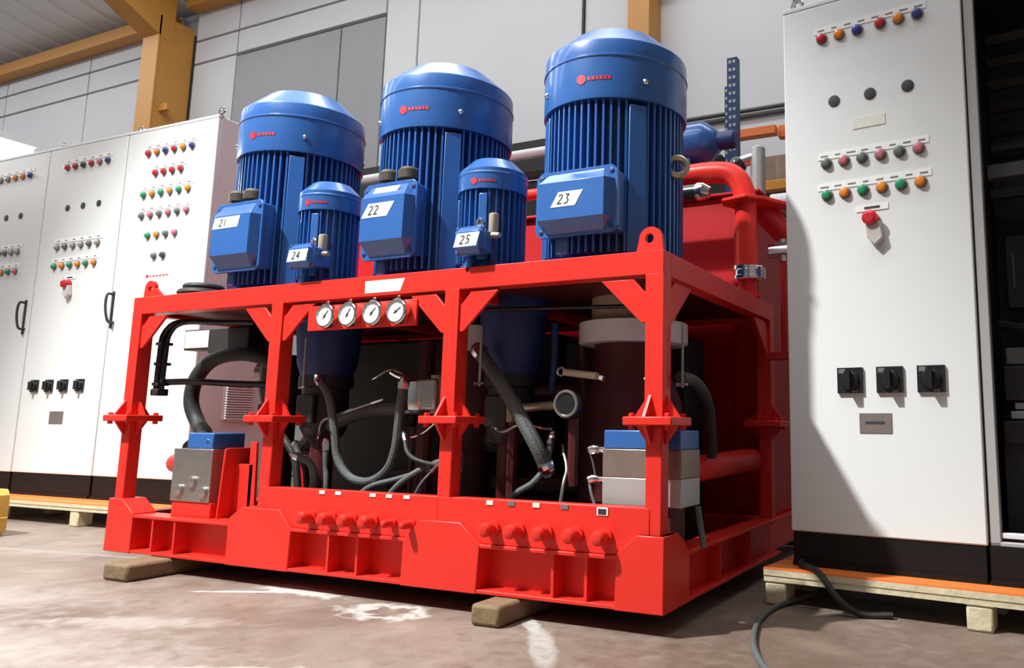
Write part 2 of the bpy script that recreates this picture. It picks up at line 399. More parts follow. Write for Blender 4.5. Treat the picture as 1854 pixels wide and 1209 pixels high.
c3, d3 = cabinet('tall white control cabinet with six rows of coloured buttons, nearest the machine', LL, LR, -.826, .012, .2747, 2.49, .1357, .52, [
    ('robrob', -.606, -.198, 2.32, .03), ('rrrr', -.518, -.282, 2.18, .027), ('gogogo', -.612, -.199, 2.044, .03), ('kpkpkp', -.61, -.194, 1.906, .03),
    ('gokp', -.53, -.282, 1.771, 0), ('kd', -.452, -.37, 1.635, 0)])
b = MB().lathe([(.012, 0), (.012, .001)], 12, (-.502, 0, 1.508), 'y')
for i in range(6): b.box((-.485 + i*.031, -.001, 1.503), (-.462 + i*.031, 0, 1.511))
build(b, 'logo_mark', LOGO, d3)
handle(d3, -.80, 1.32, .012)
for x in (-.80, .0): lift_eye(c3, x, .03 if x == 0 else .06, 2.49)
def louvre(parent, x, y0, y1, z0, z1, n, nm='vent_grille'):
    f = build(MB().box((x, y0, z0), (x + .006, y1, z1)), nm, CSIDE, parent, bev=.002)
    s = None
    for i in range(n):
        z = z0 + .02 + (z1 - z0 - .04) * i / (n - 1)
        if s is None: s = build(MB().prism([(x + .004, -.006), (x + .018, -.010), (x + .018, -.006), (x + .004, .006)], 'y', y0 + .015, y1 - .015), 'louvre_slat', CSIDE, f); s.location.z = z
        else: clone(s, f, (0, 0, z))
louvre(c3, .008, .2, .42, .62, .86, 14)
louvre(c3, .008, .2, .42, 1.72, 1.98, 14)
c2, d2 = cabinet('middle white control cabinet with four rotary switches and a red stop button', LL, LR, -1.656, -.83, .2747, 2.49, .1357, .52, [
    ('rrdrpb', -1.437, -1.01, 2.328, .03), ('hhh', -1.391, -1.061, 2.04, 0), ('wkwwkw', -1.447, -1.023, 1.769, .03), ('gogogo', -1.452, -1.036, 1.637, .03)])
estop(d2, -1.272, 1.507)
for x in (-1.508, -1.353, -1.2, -1.035): put(SWM, 'rotary_switch', d2, (x, 0, .837), .86)
build(MB().box((-1.315, -.003, .592), (-1.175, 0, .671)), 'name_plate', NAMEP, d2)
lift_eye(c2, -1.6, .05, 2.49)
c1, d1 = cabinet('leftmost white control cabinet, cut off by the photo edge', LL, LR, -2.486, -1.66, .2747, 2.49, .1357, .52, [
    ('kwwoob', -2.29, -1.856, 2.325, .03), ('hhh', -2.255, -1.916, 2.038, 0), ('wkwkww', -2.26, -1.893, 1.776, .03), ('gogogp', -2.29, -1.892, 1.637, .03)])
handle(d1, -1.72, 1.315, .008)
for x in (-2.33, -2.18, -2.03): put(SWM, 'rotary_switch', d1, (x, 0, .84), .86)
strip(d1, -2.12, -1.98, .592, .671, NAMEP, 0, 'name_plate')

RL, RR = (2.9348, .6691, 0), -.1147
cr, dr = cabinet('white control cabinet right of the machine with three rotary switches', RL, RR, 0, .667, .2435, 2.2407, .1255, .5, [
    ('rob', .16, .298, 2.086, 0), ('rob', .384, .517, 2.09, 0), ('hhh', .202, .473, 1.827, 0), ('kpkpkp', .167, .503, 1.588, 0), ('gogogo', .167, .505, 1.465, 0)])
for x0, x1, z0, n in ((.131, .548, 2.107, 8), (.135, .539, 1.604, 8), (.132, .543, 1.484, 8)): strip(dr, x0, x1, z0, z0 + .026, PLATE, n)
strip(dr, .27, .389, 1.702, 1.742, TAPE, 0, 'paper_tape')
estop(dr, .332, 1.351)
for x in (.236, .375, .513): put(SWM, 'rotary_switch', dr, (x, 0, .777), .98)
build(MB().box((.264, -.003, .594), (.376, 0, .662)).use(1).box((.285, -.0035, .624), (.352, -.003, .634)), 'name_plate', [NAMEP, INK], dr)
lift_eye(cr, .045, .05, 2.243)
# second bay with its door off
tb = thing('open_cabinet_bay', 'doorless dark cabinet bay at the right edge of the photo', 'cabinet', RL, RR, local=True)
build(MB().box((.669, .012, .2435), (.702, .05, 2.24)), 'front_post', TRIM, tb, bev=.003)
build(MB().box((1.30, .012, .2435), (1.334, .05, 2.24)), 'front_post', TRIM, tb, bev=.003)
build(MB().box((.702, .02, .268), (1.30, .05, .285)), 'bottom_rail', WHITE, tb, bev=.003)
build(MB().box((.669, .012, .2435), (1.334, .05, .258)), 'bottom_rail', TRIM, tb, bev=.003)
build(MB().box((.669, .012, 2.2), (1.334, .05, 2.24)), 'top_rail', TRIM, tb, bev=.003)
build(MB().box((.672, .49, .2435), (1.334, .5, 2.24)), 'back_panel', DARK, tb)
build(MB().box((.669, .05, .2435), (.676, .49, 2.24)), 'side_panel', DARK, tb)
build(MB().box((1.328, .05, .2435), (1.334, .49, 2.24)), 'side_panel', DARK, tb)
build(MB().box((.669, .02, 2.23), (1.334, .5, 2.243)), 'top_panel', DARK, tb)
build(MB().box((.676, .05, .2435), (1.328, .49, .26)), 'base_panel', DRED, tb)
build(MB().box((.668, .005, .1255), (1.334, .48, .2435)), 'plinth', BLACK, tb)
build(MB().box((.668, -.004, .1255), (1.334, .006, .1435)), 'plinth_flange', BLACK, tb)
for i in range(6):
    z = 1.68 + i * .095
    build(MB().prism([(.44, z), (.475, z - .02), (.49, z), (.49, z + .055)], 'x', .68, 1.32), 'rib_panel', RIBM, tb)
build(MB().box((.68, .30, 1.53), (1.32, .34, 1.585)), 'cross_rail', MIDG, tb, bev=.004)
build(MB().box((.68, .33, 1.46), (1.32, .36, 1.50)), 'cross_rail', DARK, tb, bev=.004)
def loc_r(x, y, z):
    c, s = math.cos(RR), math.sin(RR); return (RL[0] + x*c - y*s, RL[1] + x*s + y*c, z)
t = thing('filter_housing', 'tan steel filter cylinder hanging inside the doorless bay', 'filter', loc_r(.86, .26, 1.18))
p = loc_r(.86, .26, 0)
build(MB().lathe([(.04, 1.18), (.045, 1.19), (.045, 1.40), (.05, 1.405), (.05, 1.43), (.03, 1.44)], 20, p), 'canister', BRASS, t)
build(MB().box((p[0] - .05, p[1] - .04, 1.44), (p[0] + .05, p[1] + .04, 1.50)), 'head', MIDG, t, bev=.006)
build(MB().lathe([(.05, 1.12), (.06, 1.13), (.06, 1.175), (.045, 1.18)], 20, p), 'bowl', DRED, t)
solo(MB().tube([loc_r(.70, .28, .98), loc_r(.80, .22, .96), loc_r(.92, .2, 1.02), loc_r(1.1, .25, 1.03)], .018), 'looped_hose', RUB, 'thick black hose crossing the doorless bay at mid height', 'hose', bev=0)
t = thing('valve_stack', 'grey and dark valve stack low inside the doorless bay', 'valve', loc_r(.78, .3, .55))
q = loc_r(.76, .3, 0)
for i, (z, h, m, w) in enumerate([(.56, .08, DARK, .07), (.645, .03, ALU, .045), (.68, .025, WPIPE, .03), (.71, .12, DARK, .06), (.835, .06, MIDG, .05)]):
    build(MB().box((q[0] - w, q[1] - w, z), (q[0] + w, q[1] + w, z + h)), 'valve_block', m, t, bev=.005)
build(MB().box((q[0] - .07, q[1] - .05, .26), (q[0] + .07, q[1] + .05, .56)), 'stand', DARK, t)
solo(MB().box(loc_r(.72, .36, 1.05), (loc_r(.72, .36, 0)[0] + .10, loc_r(.72, .36, 0)[1] + .05, 1.32)).use(1).box((loc_r(.72, .36, 0)[0] + .02, loc_r(.72, .36, 0)[1] - .01, 1.12), (loc_r(.72, .36, 0)[0] + .03, loc_r(.72, .36, 0)[1], 1.25)),
     'relay_box', [DARK, MIDG], 'dark relay box fixed behind the filter in the doorless bay', 'relay box', bev=.004)

# ================================================================== PALLETS, TIMBERS, FLOOR THINGS
def pallet(label, loc, rz, x0, x1, y0, y1, zt, feet):
    t = thing('pallet', label, 'pallet', loc, rz, local=True)
    n = 6; wdt = (y1 - y0 - .012 * (n - 1)) / n
    for i in range(n):
        ya = y0 + i * (wdt + .012)
        build(MB().box((x0, ya, zt - .006), (x1, ya + wdt, zt)).use(1).box((x0, ya, zt - .026), (x1, ya + wdt, zt - .006)), 'deck_board', [ORANGE, WOODP], t)
    for xf in feet: build(MB().box((xf, y0 + .004, zt - .048), (xf + .078, y1 - .004, zt - .0265)), 'stringer_board', WOODP, t)
    build(MB().box((x0, y0 + .003, zt - .046), (x1, y0 + .07, zt - .0268)), 'edge_board', WOODP, t)
    for xf in feet:
        for ya in (y0 + .006, (y0 + y1)/2 - .05, y1 - .1):
            build(MB().box((xf, ya, 0), (xf + .078, ya + .09, zt - .0485)), 'foot_block', WOODP, t, bev=.008)
    return t
pallet('orange-topped wooden pallet under the right-hand cabinet', RL, RR, -.062, 1.42, -.103, .56, .1255, (-.06, .605, 1.3))
pallet('orange-topped wooden pallet under the row of left cabinets', LL, LR, -2.62, .06, -.191, .56, .1357, (-2.6, -1.5, -.69, -.03))
def timber(x0, x1, y0, y1, h, label):
    b = MB().box((x0, y0, 0), (x1, y1, h))
    o = solo(b, 'timber_block', WOODG, label, 'timber', bev=.012); return o
timber(.42, .566, -.185, .55, .0655, 'long squared timber under the left end of the machine base')
timber(2.135, 2.242, -.122, .45, .0655, 'short weathered timber under the right half of the machine base')
b = MB().prism([(-1.52, .02), (-1.24, .02), (-1.235, .05), (-1.235, .215), (-1.26, .245), (-1.52, .245)], 'y', .02, .31).box((-1.52, .03, 0), (-1.25, .3, .02))
b.box((-1.24, .015, .09), (-1.232, .31, .10))
solo(b, 'yellow_block', YEL, 'ochre yellow block on the floor at the left photo edge', 'block', bev=.01)
solo(MB().tube([(3.02, .70, .03), (2.93, .55, .010), (2.925, .325, .010), (2.985, .06, .010), (3.07, -.14, .010), (3.2, -.35, .010)], .009, 8), 'floor_cable', HOSE, 'grey cable snaking over the floor beside the right pallet', 'cable')
solo(MB().tube([(2.98, .70, .14), (2.985, .62, .138), (3.06, .545, .13), (3.13, .51, .06), (3.2, .52, .014), (3.3, .55, .012)], .011, 8), 'plinth_cable', RUB, 'thick black cable hanging over the right pallet edge', 'cable')

# ================================================================== RED SKID FRAME
PX = [.1387, 1.014, 1.8784, 2.6631]; W = .0613; DP = 1.233; ZT = 1.157; ZB = 1.0805; XE = PX[3] + W
sk = thing('skid_frame', 'red painted steel skid frame carrying the blue motors', 'machine frame', (1.43, .6, .066))
def red(b, name, bev=.004, parent=None): return build(b, name, RED, parent or sk, bev)
red(MB().box((PX[0], 0, ZB), (XE, W, ZT)), 'top_beam', .002)
red(MB().box((XE - W, W, ZB), (XE, DP, ZT)), 'top_beam', .0012)
red(MB().box((PX[0], W, ZB), (PX[0] + W, DP, ZT)), 'top_beam')
red(MB().box((PX[0] + W, DP - W, ZB), (XE - W, DP, ZT)), 'top_beam')
red(MB().box((PX[0] + W, W, 1.098), (XE - W, DP - W, 1.112)), 'deck_plate', 0).data.materials[0] = DRED
for x in (PX[1], PX[2]): red(MB().box((x + .005, W, 1.06), (x + W - .005, DP - W, 1.097)), 'cross_member')
def post(x, y, front=True):
    pl = red(MB().box((x + W/2 - .081, y + W/2 - .081, .612), (x + W/2 + .081, y + W/2 + .081, .639)), 'flange_plate', .004)
    red(MB().box((x, y, .639), (x + W, y + W, ZB + .002)), 'upper_post', .0012)
    red(MB().box((x + .003, y + .003, .2), (x + W - .003, y + W - .003, .612)), 'lower_post')
    cx, cy, h = x + W/2, y + W/2, W/2
    for k in range(4):
        dx, dy = ((1, 0), (-1, 0), (0, 1), (0, -1))[k]
        for z0, z1, e in ((.639, .705, .046), (.612, .556, .040)):
            if dx: b = MB().prism([(cx + dx*h, z0), (cx + dx*(h + e), z0), (cx + dx*h, z1)], 'y', cy - .005, cy + .005)
            else: b = MB().prism([(cy + dy*h, z0), (cy + dy*(h + e), z0), (cy + dy*h, z1)], 'x', cx - .005 - .012, cx + .005 - .012)
            red(b, 'flange_rib', 0)
    for dx, dy in ((-.06, -.06), (.06, -.06), (.06, .06), (-.06, .06)):
        red(MB().lathe([(.010, .639), (.010, .648), (.006, .650)], 6, (cx + dx, cy + dy, 0)), 'flange_bolt', 0)
        red(MB().lathe([(.010, .600), (.010, .612)], 6, (cx + dx, cy + dy, 0)), 'flange_nut', 0)
for x in PX: post(x, 0); post(x, DP - W)
G = .162
def gus(x, s, y=.007):
    # corner gusset plate beside a post; its inner corner is notched
    b = MB().prism([(x, ZB - .052), (x + s*.010, ZB - .050), (x + s*.046, ZB - .010), (x + s*G, ZB - .010), (x + s*.018, ZB - G + .012), (x, ZB - G + .012)], 'y', y, y + .012)
    red(b, 'corner_gusset', .002)
gus(PX[0] + W, 1); gus(PX[1], -1); gus(PX[1] + W, 1); gus(PX[2], -1); gus(PX[2] + W, 1); gus(PX[3], -1)
for y0, s in ((W, 1), (DP - W, -1)):
    red(MB().prism([(y0, ZB - .052), (y0 + s*.052, ZB - .008), (y0 + s*.2, ZB - .008), (y0 + s*.03, ZB - G + .012), (y0, ZB - G + .012)], 'x', XE - .022, XE - .010), 'corner_gusset', .002)
# base: I-section front and side beams with web plates and stiffeners
YF = -.0125; XF = XE + .0125; XB = .127
red(MB().box((XB + .002, YF + .002, .211), (XF - .003, .095, .223)), 'beam_flange', .002)
red(MB().box((XB + .002, YF + .002, .068), (XF - .003, .095, .080)), 'beam_flange', .002)
red(MB().box((XB + .01, .058, .080), (XF - .07, .068, .211)), 'beam_web', 0)
red(MB().box((XF - .095, .095, .211), (XF - .002, 1.26, .223)), 'beam_flange', .002)
red(MB().box((XF - .095, .095, .068), (XF - .002, 1.26, .080)), 'beam_flange', .002)
red(MB().box((XF - .066, .05, .080), (XF - .056, 1.26, .211)), 'beam_web', 0)
red(MB().box((XB, .095, .068), (XB + .09, 1.26, .223)), 'side_beam', .003)
red(MB().box((XB, 1.17, .068), (XF - .1, 1.26, .223)), 'side_beam', .003)
for x in (.426, .563, 1.407, 1.546, 2.355, 2.474): red(MB().box((x - .005, YF + .006, .080), (x + .005, .058, .211)), 'stiffener', 0)
for y in (.5, .85): red(MB().box((XF - .056, y - .005, .080), (XF - .008, y + .005, .211)), 'stiffener', 0)
def block(poly): red(MB().prism(poly, 'y', YF, .09), 'foot_plate', .003)
block([(.127, .066), (.303, .066), (.300, .228), (.219, .285), (.131, .285)])
block([(.882, .066), (1.218, .066), (1.222, .218), (1.154, .287), (.952, .287), (.881, .240)])
block([(1.754, .066), (2.070, .066), (2.078, .222), (1.995, .288), (1.828, .288), (1.757, .220)])
block([(2.575, .066), (XF, .066), (XF, .288), (2.648, .288), (2.580, .228)])
red(MB().prism([(YF + .002, .067), (.192, .067), (.192, .224), (.154, .256), (.096, .288), (YF + .002, .288)], 'x', XF - .09, XF - .0005), 'foot_plate', .003)
build(MB().box((XB + .09, .095, .10), (XF - .095, 1.17, .112)), 'drip_tray', DARK, sk)  # tray coloured dark to keep the frame interior in shade
# skirt panel with plugs
sp = red(MB().prism([(PX[1] - .012, .224), (PX[1] + .02, .367), (PX[2] + .01, .367), (PX[2] + .01, .224)], 'y', .0005, .011), 'skirt_panel', .002)
sp2 = red(MB().box((PX[2] + .01, .0005, .224), (PX[3] + .02, .011, .366)), 'skirt_panel', .002)
red(MB().box((PX[1] + W, .011, .355), (PX[3], .05, .367)), 'skirt_lip', .002)
def plug(x, z, r, L, par):
    b = MB().lathe([(r*1.15, 0), (r*1.15, .012), (r*.8, .014), (r*.8, .02), (r, .022), (r, L - .012), (r*.75, L - .003), (r*.4, L)], 14, (x, 0, z), 'y')
    build(b, 'hose_plug', RED, par)
for i, x in enumerate((1.312, 1.413, 1.512, 1.610)): plug(x, .270, .023, .065, sp)
for x in (1.702, 1.785): plug(x, .270, .014, .058, sp)
for x in (2.124, 2.222, 2.326, 2.435, 2.537): plug(x, .276, .023, .065, sp2)
for x, m in ((1.355, PLATE), (1.435, PLATE), (1.60, TAPE), (1.675, TAPE), (1.755, TAPE)): build(MB().box((x - .014, -.002, .353), (x + .014, .0006, .365)), 'port_label', m, sp)
for x, m in ((2.105, TAPE), (2.19, MIDG), (2.285, TAPE), (2.39, MIDG)): build(MB().box((x - .013, -.002, .350), (x + .013, .0006, .364)), 'port_label', m, sp2)
build(MB().box((2.506, -.002, .338), (2.544, .0006, .362)).use(1).box((2.511, -.003, .341), (2.539, -.002, .358)), 'port_label', [PLATE, DARK], sp2)
# gauge panel
gp = red(MB().box((1.216, .001, .962), (1.752, .012, 1.058)), 'gauge_panel', .002)
build(MB().prism([(1.503, 1.092), (1.672, 1.092), (1.692, 1.138), (1.501, 1.138)], 'y', -.0015, .0005), 'label_sticker', PLATE, sk)
# lifting lugs
def lug(pts, cx, cz, r):
    b = MB(); n = len(pts)
    hole = [(cx + r*math.cos(2*PI*i/n + math.atan2(pts[0][1]-cz, pts[0][0]-cx)), cz + r*math.sin(2*PI*i/n + math.atan2(pts[0][1]-cz, pts[0][0]-cx))) for i in range(n)]
    vs = []
    for y in (.022, .038): vs += [(x, y, z) for x, z in pts] + [(x, y, z) for x, z in hole]
    fs = []
    for i in range(n):
        j = (i + 1) % n
        fs += [(i, j, n+j, n+i), (2*n+i, 3*n+i, 3*n+j, 2*n+j), (i, 2*n+i, 2*n+j, j), (n+i, n+j, 3*n+j, 3*n+i)]
    red(b.add(vs, fs), 'lifting_lug', 0)
def lugshape(cx, cz, R, x0, x1, zb):
    out = []
    for i in range(20):
        a = 2*PI*i/20
        dx, dz = math.cos(a), math.sin(a)
        if dz >= -.05: out.append((cx + R*dx, cz + R*dz))
        else:
            t = (zb - cz)/dz; x = cx + dx*t; out.append((min(max(x, x0), x1), zb))
    return out
lug(lugshape(.205, 1.200, .035, .165, .30, ZT - .002), .207, 1.197, .014)
lug(lugshape(2.668, 1.200, .040, 2.618, 2.712, ZT - .002), 2.664, 1.203, .016)
# small bracket and box carrying the left valve block
red(MB().box((.45, .05, .223), (.69, .24, .283)), 'block_seat', .003)
red(MB().prism([(.06, .223), (.075, .50), (.09, .505), (.20, .505), (.20, .223)], 'x', .712, .722), 'bracket_plate', .002)
red(MB().prism([(.80, .223), (.845, .223), (.83, .53), (.795, .53)], 'y', .13, .142), 'bracket_plate', .002)
red(MB().box((.712, .13, .223), (.82, .142, .44)), 'bracket_plate', .002)
# slim rods beside the posts
def rod(x, y, z0, z1):
    b = MB().cyl((x, y, z0), (x, y, z1), .0045, n=8).cyl((x - .02, y, z0 + .01), (x + .02, y - .01, z0 + .01), .006, .004, n=8)
    build(b, 'stay_rod', STEEL, sk)
for x, z0, z1 in ((.975, .745, .95), (1.115, .74, .95), (1.845, .74, .94), (1.975, .745, .96), (2.642, .75, .86), (2.752, .73, .93)): rod(x, .09, z0, z1)

# ------------------------------------------------------------------ gauges
def gauge(x, z, ang, label):
    t = thing('pressure_gauge', label, 'gauge', (x, 0, z), local=True, group='gauges on the red panel')
    build(MB().lathe([(.042, 0), (.046, .012), (.047, .030), (.044, .034), (.038, .035), (.0375, .030)], 28, ax='y'), 'case', CHROME, t)
    d = build(MB().lathe([(.0375, .028), (.0375, .0305)], 28, ax='y'), 'dial', DIAL, t)
    c, s = math.cos(ang), math.sin(ang)
    b = MB().prism([(-.012*c - .002*s, -.012*s + .002*c), (.026*c - .0008*s, .026*s + .0008*c), (.026*c + .0008*s, .026*s - .0008*c), (-.012*c + .002*s, -.012*s - .002*c)], 'y', -.0325, -.0306)
    b.lathe([(.005, .0306), (.004, .0335)], 10, ax='y')
    build(b, 'needle', INK, d)
    b = MB()
    for k in range(11):
        a = math.radians(225 - 27*k); ca, sa = math.cos(a), math.sin(a)
        b.prism([(ca*.029 - sa*.0006, sa*.029 + ca*.0006), (ca*.034 - sa*.0006, sa*.034 + ca*.0006), (ca*.034 + sa*.0006, sa*.034 - ca*.0006), (ca*.029 + sa*.0006, sa*.029 - ca*.0006)], 'y', -.0309, -.0304)
    build(b, 'scale_marks', INK, d)
    build(MB().lathe([(.007, .040), (.007, .056), (.004, .058)], 10, (0, -.018, 0)), 'filler_plug', CHROME, t)
for i, (x, a) in enumerate(((1.337, .9), (1.451, 1.0), (1.570, .8), (1.685, .6))):
    gauge(x, 1.012, a, 'round chrome pressure gauge, ' + ('leftmost of the four on the red panel', 'second from the left on the red panel', 'third from the left on the red panel', 'rightmost of the four on the red panel')[i])

# ================================================================== MOTORS
def arc_patch(b, r, a0, a1, z0, z1, t=.0012, n=4):
    vs = []
    for i in range(n + 1):
        a = a0 + (a1 - a0) * i / n
        for rr in (r, r + t):
            for z in (z0, z1): vs.append((rr*math.cos(a), rr*math.sin(a), z))
    fs = []
    for i in range(n):
        o, p = i*4, (i+1)*4
        fs += [(o+2, p+2, p+3, o+3), (o, o+1, p+1, p), (o+1, o+3, p+3, p+1), (o, p, p+2, o+2)]
    fs += [(0, 2, 3, 1), (n*4, n*4+1, n*4+3, n*4+2)]
    return b.add(vs, fs)
D2R = math.radians
def lid(b, x0, x1, z0, z1, y, th, rise, fx=.16, fz=.16, ix=.10, iz=.14):
    # flat plate and a bevelled raised panel on it
    w, h = x1 - x0, z1 - z0; c = .02
    b.prism([(x0 + c, z0), (x1 - c, z0), (x1, z0 + c), (x1, z1 - c), (x1 - c, z1), (x0 + c, z1), (x0, z1 - c), (x0, z0 + c)], 'y', y, y + th)
    bx0, bx1, bz0, bz1 = x0 + w*.03, x1 - w*.03, z0 + h*.05, z1 - h*.05
    # base outline is narrower at top and bottom (room for the corner screws)
    base = [(x0 + w*fx, bz0), (x1 - w*fx, bz0), (bx1, z0 + h*(iz + .08)), (bx1, z1 - h*(iz + .08)), (x1 - w*fx, bz1), (x0 + w*fx, bz1), (bx0, z1 - h*(iz + .08)), (bx0, z0 + h*(iz + .08))]
    tx0, tx1, tz0, tz1 = x0 + w*ix, x1 - w*ix, z0 + h*(iz + .08), z1 - h*(iz + .08)
    top = [(tx0, tz0), (tx1, tz0), (tx1, tz0 + .001), (tx1, tz1 - .001), (tx1, tz1), (tx0, tz1), (tx0, tz1 - .001), (tx0, tz0 + .001)]
    vs = [(x, y, z) for x, z in base] + [(x, y - rise, z) for x, z in top]
    b.add(vs, [(0, 1, 9, 8), (1, 2, 10, 9), (2, 3, 11, 10), (3, 4, 12, 11), (4, 5, 13, 12), (5, 6, 14, 13), (6, 7, 15, 14), (7, 0, 8, 15), (8, 9, 10, 11, 12, 13, 14, 15)])
    return b
def motor(label, x, y, z0, R, zc, zt, zr, box, txt, nf, group, small=False, plate=None, extra=None, bx_off=0):
    t = thing('electric_motor', label, 'electric motor', (x, y, z0), local=True, group=group)
    zc -= z0; zt -= z0; zr -= z0
    rc, rf = R*.76, R*.955
    build(MB().lathe([(R*.98, 0), (R*.98, .022), (R*.86, .030), (R*.84, .06), (rc, .08), (rc, zc + .02)], 40), 'stator_body', BLUE, t)
    pads = (-45, -135, 45, 135) if not small else (-70, -150, 30, 110)
    fin = None; half = 8.5 if not small else 9
    for k in range(nf):
        a = 360 * k / nf
        if any(abs((a - p + 180) % 360 - 180) < half for p in pads): continue
        if fin is None:
            th = R * .014 if not small else R*.02
            fin = build(MB().box((rc - .006, -th, .075), (rf, th, zc + .012)), 'cooling_fin', BLUE, t); fin.rotation_euler.z = D2R(a)
        else: clone(fin, t, (0, 0, 0), D2R(a))
    for p in pads:
        hw = R * (.115 if not small else .12)
        o = build(MB().prism([(-hw*1.1, .075), (hw*1.1, .075), (hw, zc - .02), (-hw, zc - .02)], 'x', rc - .03, rf + .004), 'mounting_pad', BLUE, t, bev=.003); o.rotation_euler.z = D2R(p)
    s1 = zc + (zt - zc) * .70
    build(MB().lathe([(R*.93, zc), (R*.995, zc - .002), (R, zc + .006), (R, s1 - .001), (R*1.012, s1 + .0015), (R*1.012, s1 + .006), (R*.998, s1 + .009), (R*.998, s1 + .02), (R*.996, zt - .006), (R*.99, zt),
                      (R*.62, zr), (R*.56, zr), (R*.52, zr - .004), (R*.5, zr - .03)], 48), 'fan_cowl', BLUE, t)
    for i in range(8 if not small else 0):
        a = i*PI/8; c_, s_ = math.cos(a), math.sin(a); rr = R*.53
        build(MB().cyl((-rr*c_, -rr*s_, zr - .008), (rr*c_, rr*s_, zr - .008), .004, n=6), 'grille_bar', DARK, t)
    for a in (-40, -130, 50, 140):
        zz = zc + (zt - zc)*.30
        if small: continue
        c_, s_ = math.cos(D2R(a)), math.sin(D2R(a))
        build(MB().dome((R*c_, R*s_, zz), .011, n=10, m=6), 'cowl_screw', CHROME, t)
    # red maker's mark
    zz = zc + (zt - zc)*.32; a0 = D2R(-93); b = MB(); k = 1 if not small else .75
    for q in range(6):
        hh = .018*k*math.cos((q - 2.5)/3.3*1.3)
        arc_patch(b, R, a0 + q*.0058/R*k, a0 + (q+1)*.0058/R*k, zz - hh, zz + hh, n=1)
    xx = .040*k
    for q, wq in enumerate((.012, .012, .010, .012, .010, .012)):
        arc_patch(b, R, a0 + xx/R, a0 + (xx + wq*k)/R, zz - .006*k, zz + .007*k, n=1); xx += (wq + .0035)*k
    build(b, 'logo_mark', LOGO, t)
    # terminal box
    x0, x1, bz0, bz1, yf = box; x0 -= x; x1 -= x; bz0 -= z0; bz1 -= z0; yf -= y
    w, h = x1 - x0, bz1 - bz0
    tbx = build(MB().prism([(x0 + .012, bz0 + .012), (x1 - .012, bz0 + .012), (x1 - .012, bz1 - .012), (x0 + .012, bz1 - .012)], 'y', yf + .012, -rc + .02), 'terminal_box', BLUE, t, bev=.006)
    build(lid(MB(), x0, x1, bz0, bz1, yf, .013, .038 if not small else .020), 'box_lid', BLUE, tbx, bev=.0015)
    for dx in (.07, .93):
        for dz in (.09, .91):
            build(MB().lathe([(.009, 0), (.009, .003), (.006, .004)], 8, (x0 + w*dx, yf, bz0 + h*dz), 'y'), 'lid_screw', DBLUE, tbx)
    yl = yf - (.0383 if not small else .0203)
    for (u0, u1, v0, v1, sk_, tx) in plate:
        pl = build(MB().prism([(x0 + w*u0, bz0 + h*v0), (x0 + w*u1, bz0 + h*v0), (x0 + w*u1 + sk_, bz0 + h*v1), (x0 + w*u0 + sk_, bz0 + h*v1)], 'y', yl - .001, yl), 'number_label', PLATE, tbx)
        if tx:
            hh = h*(v1 - v0)*.62
            build(digits(MB(), tx, x0 + w*(u0 + (u1 - u0)*.26), bz0 + h*(v0 + (v1 - v0)*.2), hh, yl - .001), 'number_ink', INK, pl)
    # base bolts and feet lugs
    for a in range(-160, 200, 45):
        c_, s_ = math.cos(D2R(a)), math.sin(D2R(a))
        build(MB().lathe([(.013, .022), (.013, .036), (.008, .038)], 6, (R*.91*c_, R*.91*s_, 0)), 'flange_bolt', DBLUE, t)
    build(MB().box((x0 + w*.2, yf + .03, bz0 - .055), (x0 + w*.36, yf + .09, bz0 + .014)), 'drain_boss', BLUE, t, bev=.006)
    return t, tbx
ZM = 1.113
GM = 'big blue motors standing on the frame'
m1, b1 = motor('big blue finned motor labelled 21, leftmost on the red frame', .745, .32, ZM, .268, 1.772, 1.992, 2.085, (.592, .878, 1.238, 1.540, .03), '21', 60, GM,
               plate=[(.12, .66, .60, .76, .012, '21')])
m2, b2 = motor('big blue finned motor labelled 22, standing between the two small motors', 1.585, .32, ZM, .268, 1.750, 1.968, 2.055, (1.435, 1.698, 1.225, 1.525, .03), '22', 60, GM,
               plate=[(.12, .60, .52, .70, .034, '22')])
m3, b3 = motor('big blue finned motor labelled 23, rightmost beside the red pipes', 2.380, .32, ZM, .268, 1.730, 1.945, 2.035, (2.229, 2.543, 1.240, 1.470, .03), '23', 60, GM,
               plate=[(.26, .56, .40, .62, .030, '23')])
GS = 'small blue motors in front of the big ones'
s1, e1 = motor('small blue finned motor in front of motor 21', 1.144, .14, ZM, .124, 1.462, 1.542, 1.588, (1.128, 1.258, 1.205, 1.305, -.03), '24', 30, GS, True, plate=[(.06, .84, .26, .72, .012, '24')])
s2, e2 = motor('small blue finned motor left of motor 23', 1.965, .14, ZM, .126, 1.450, 1.528, 1.575, (1.938, 2.062, 1.192, 1.295, -.03), '25', 30, GS, True, plate=[(.06, .84, .26, .72, .014, '25')])
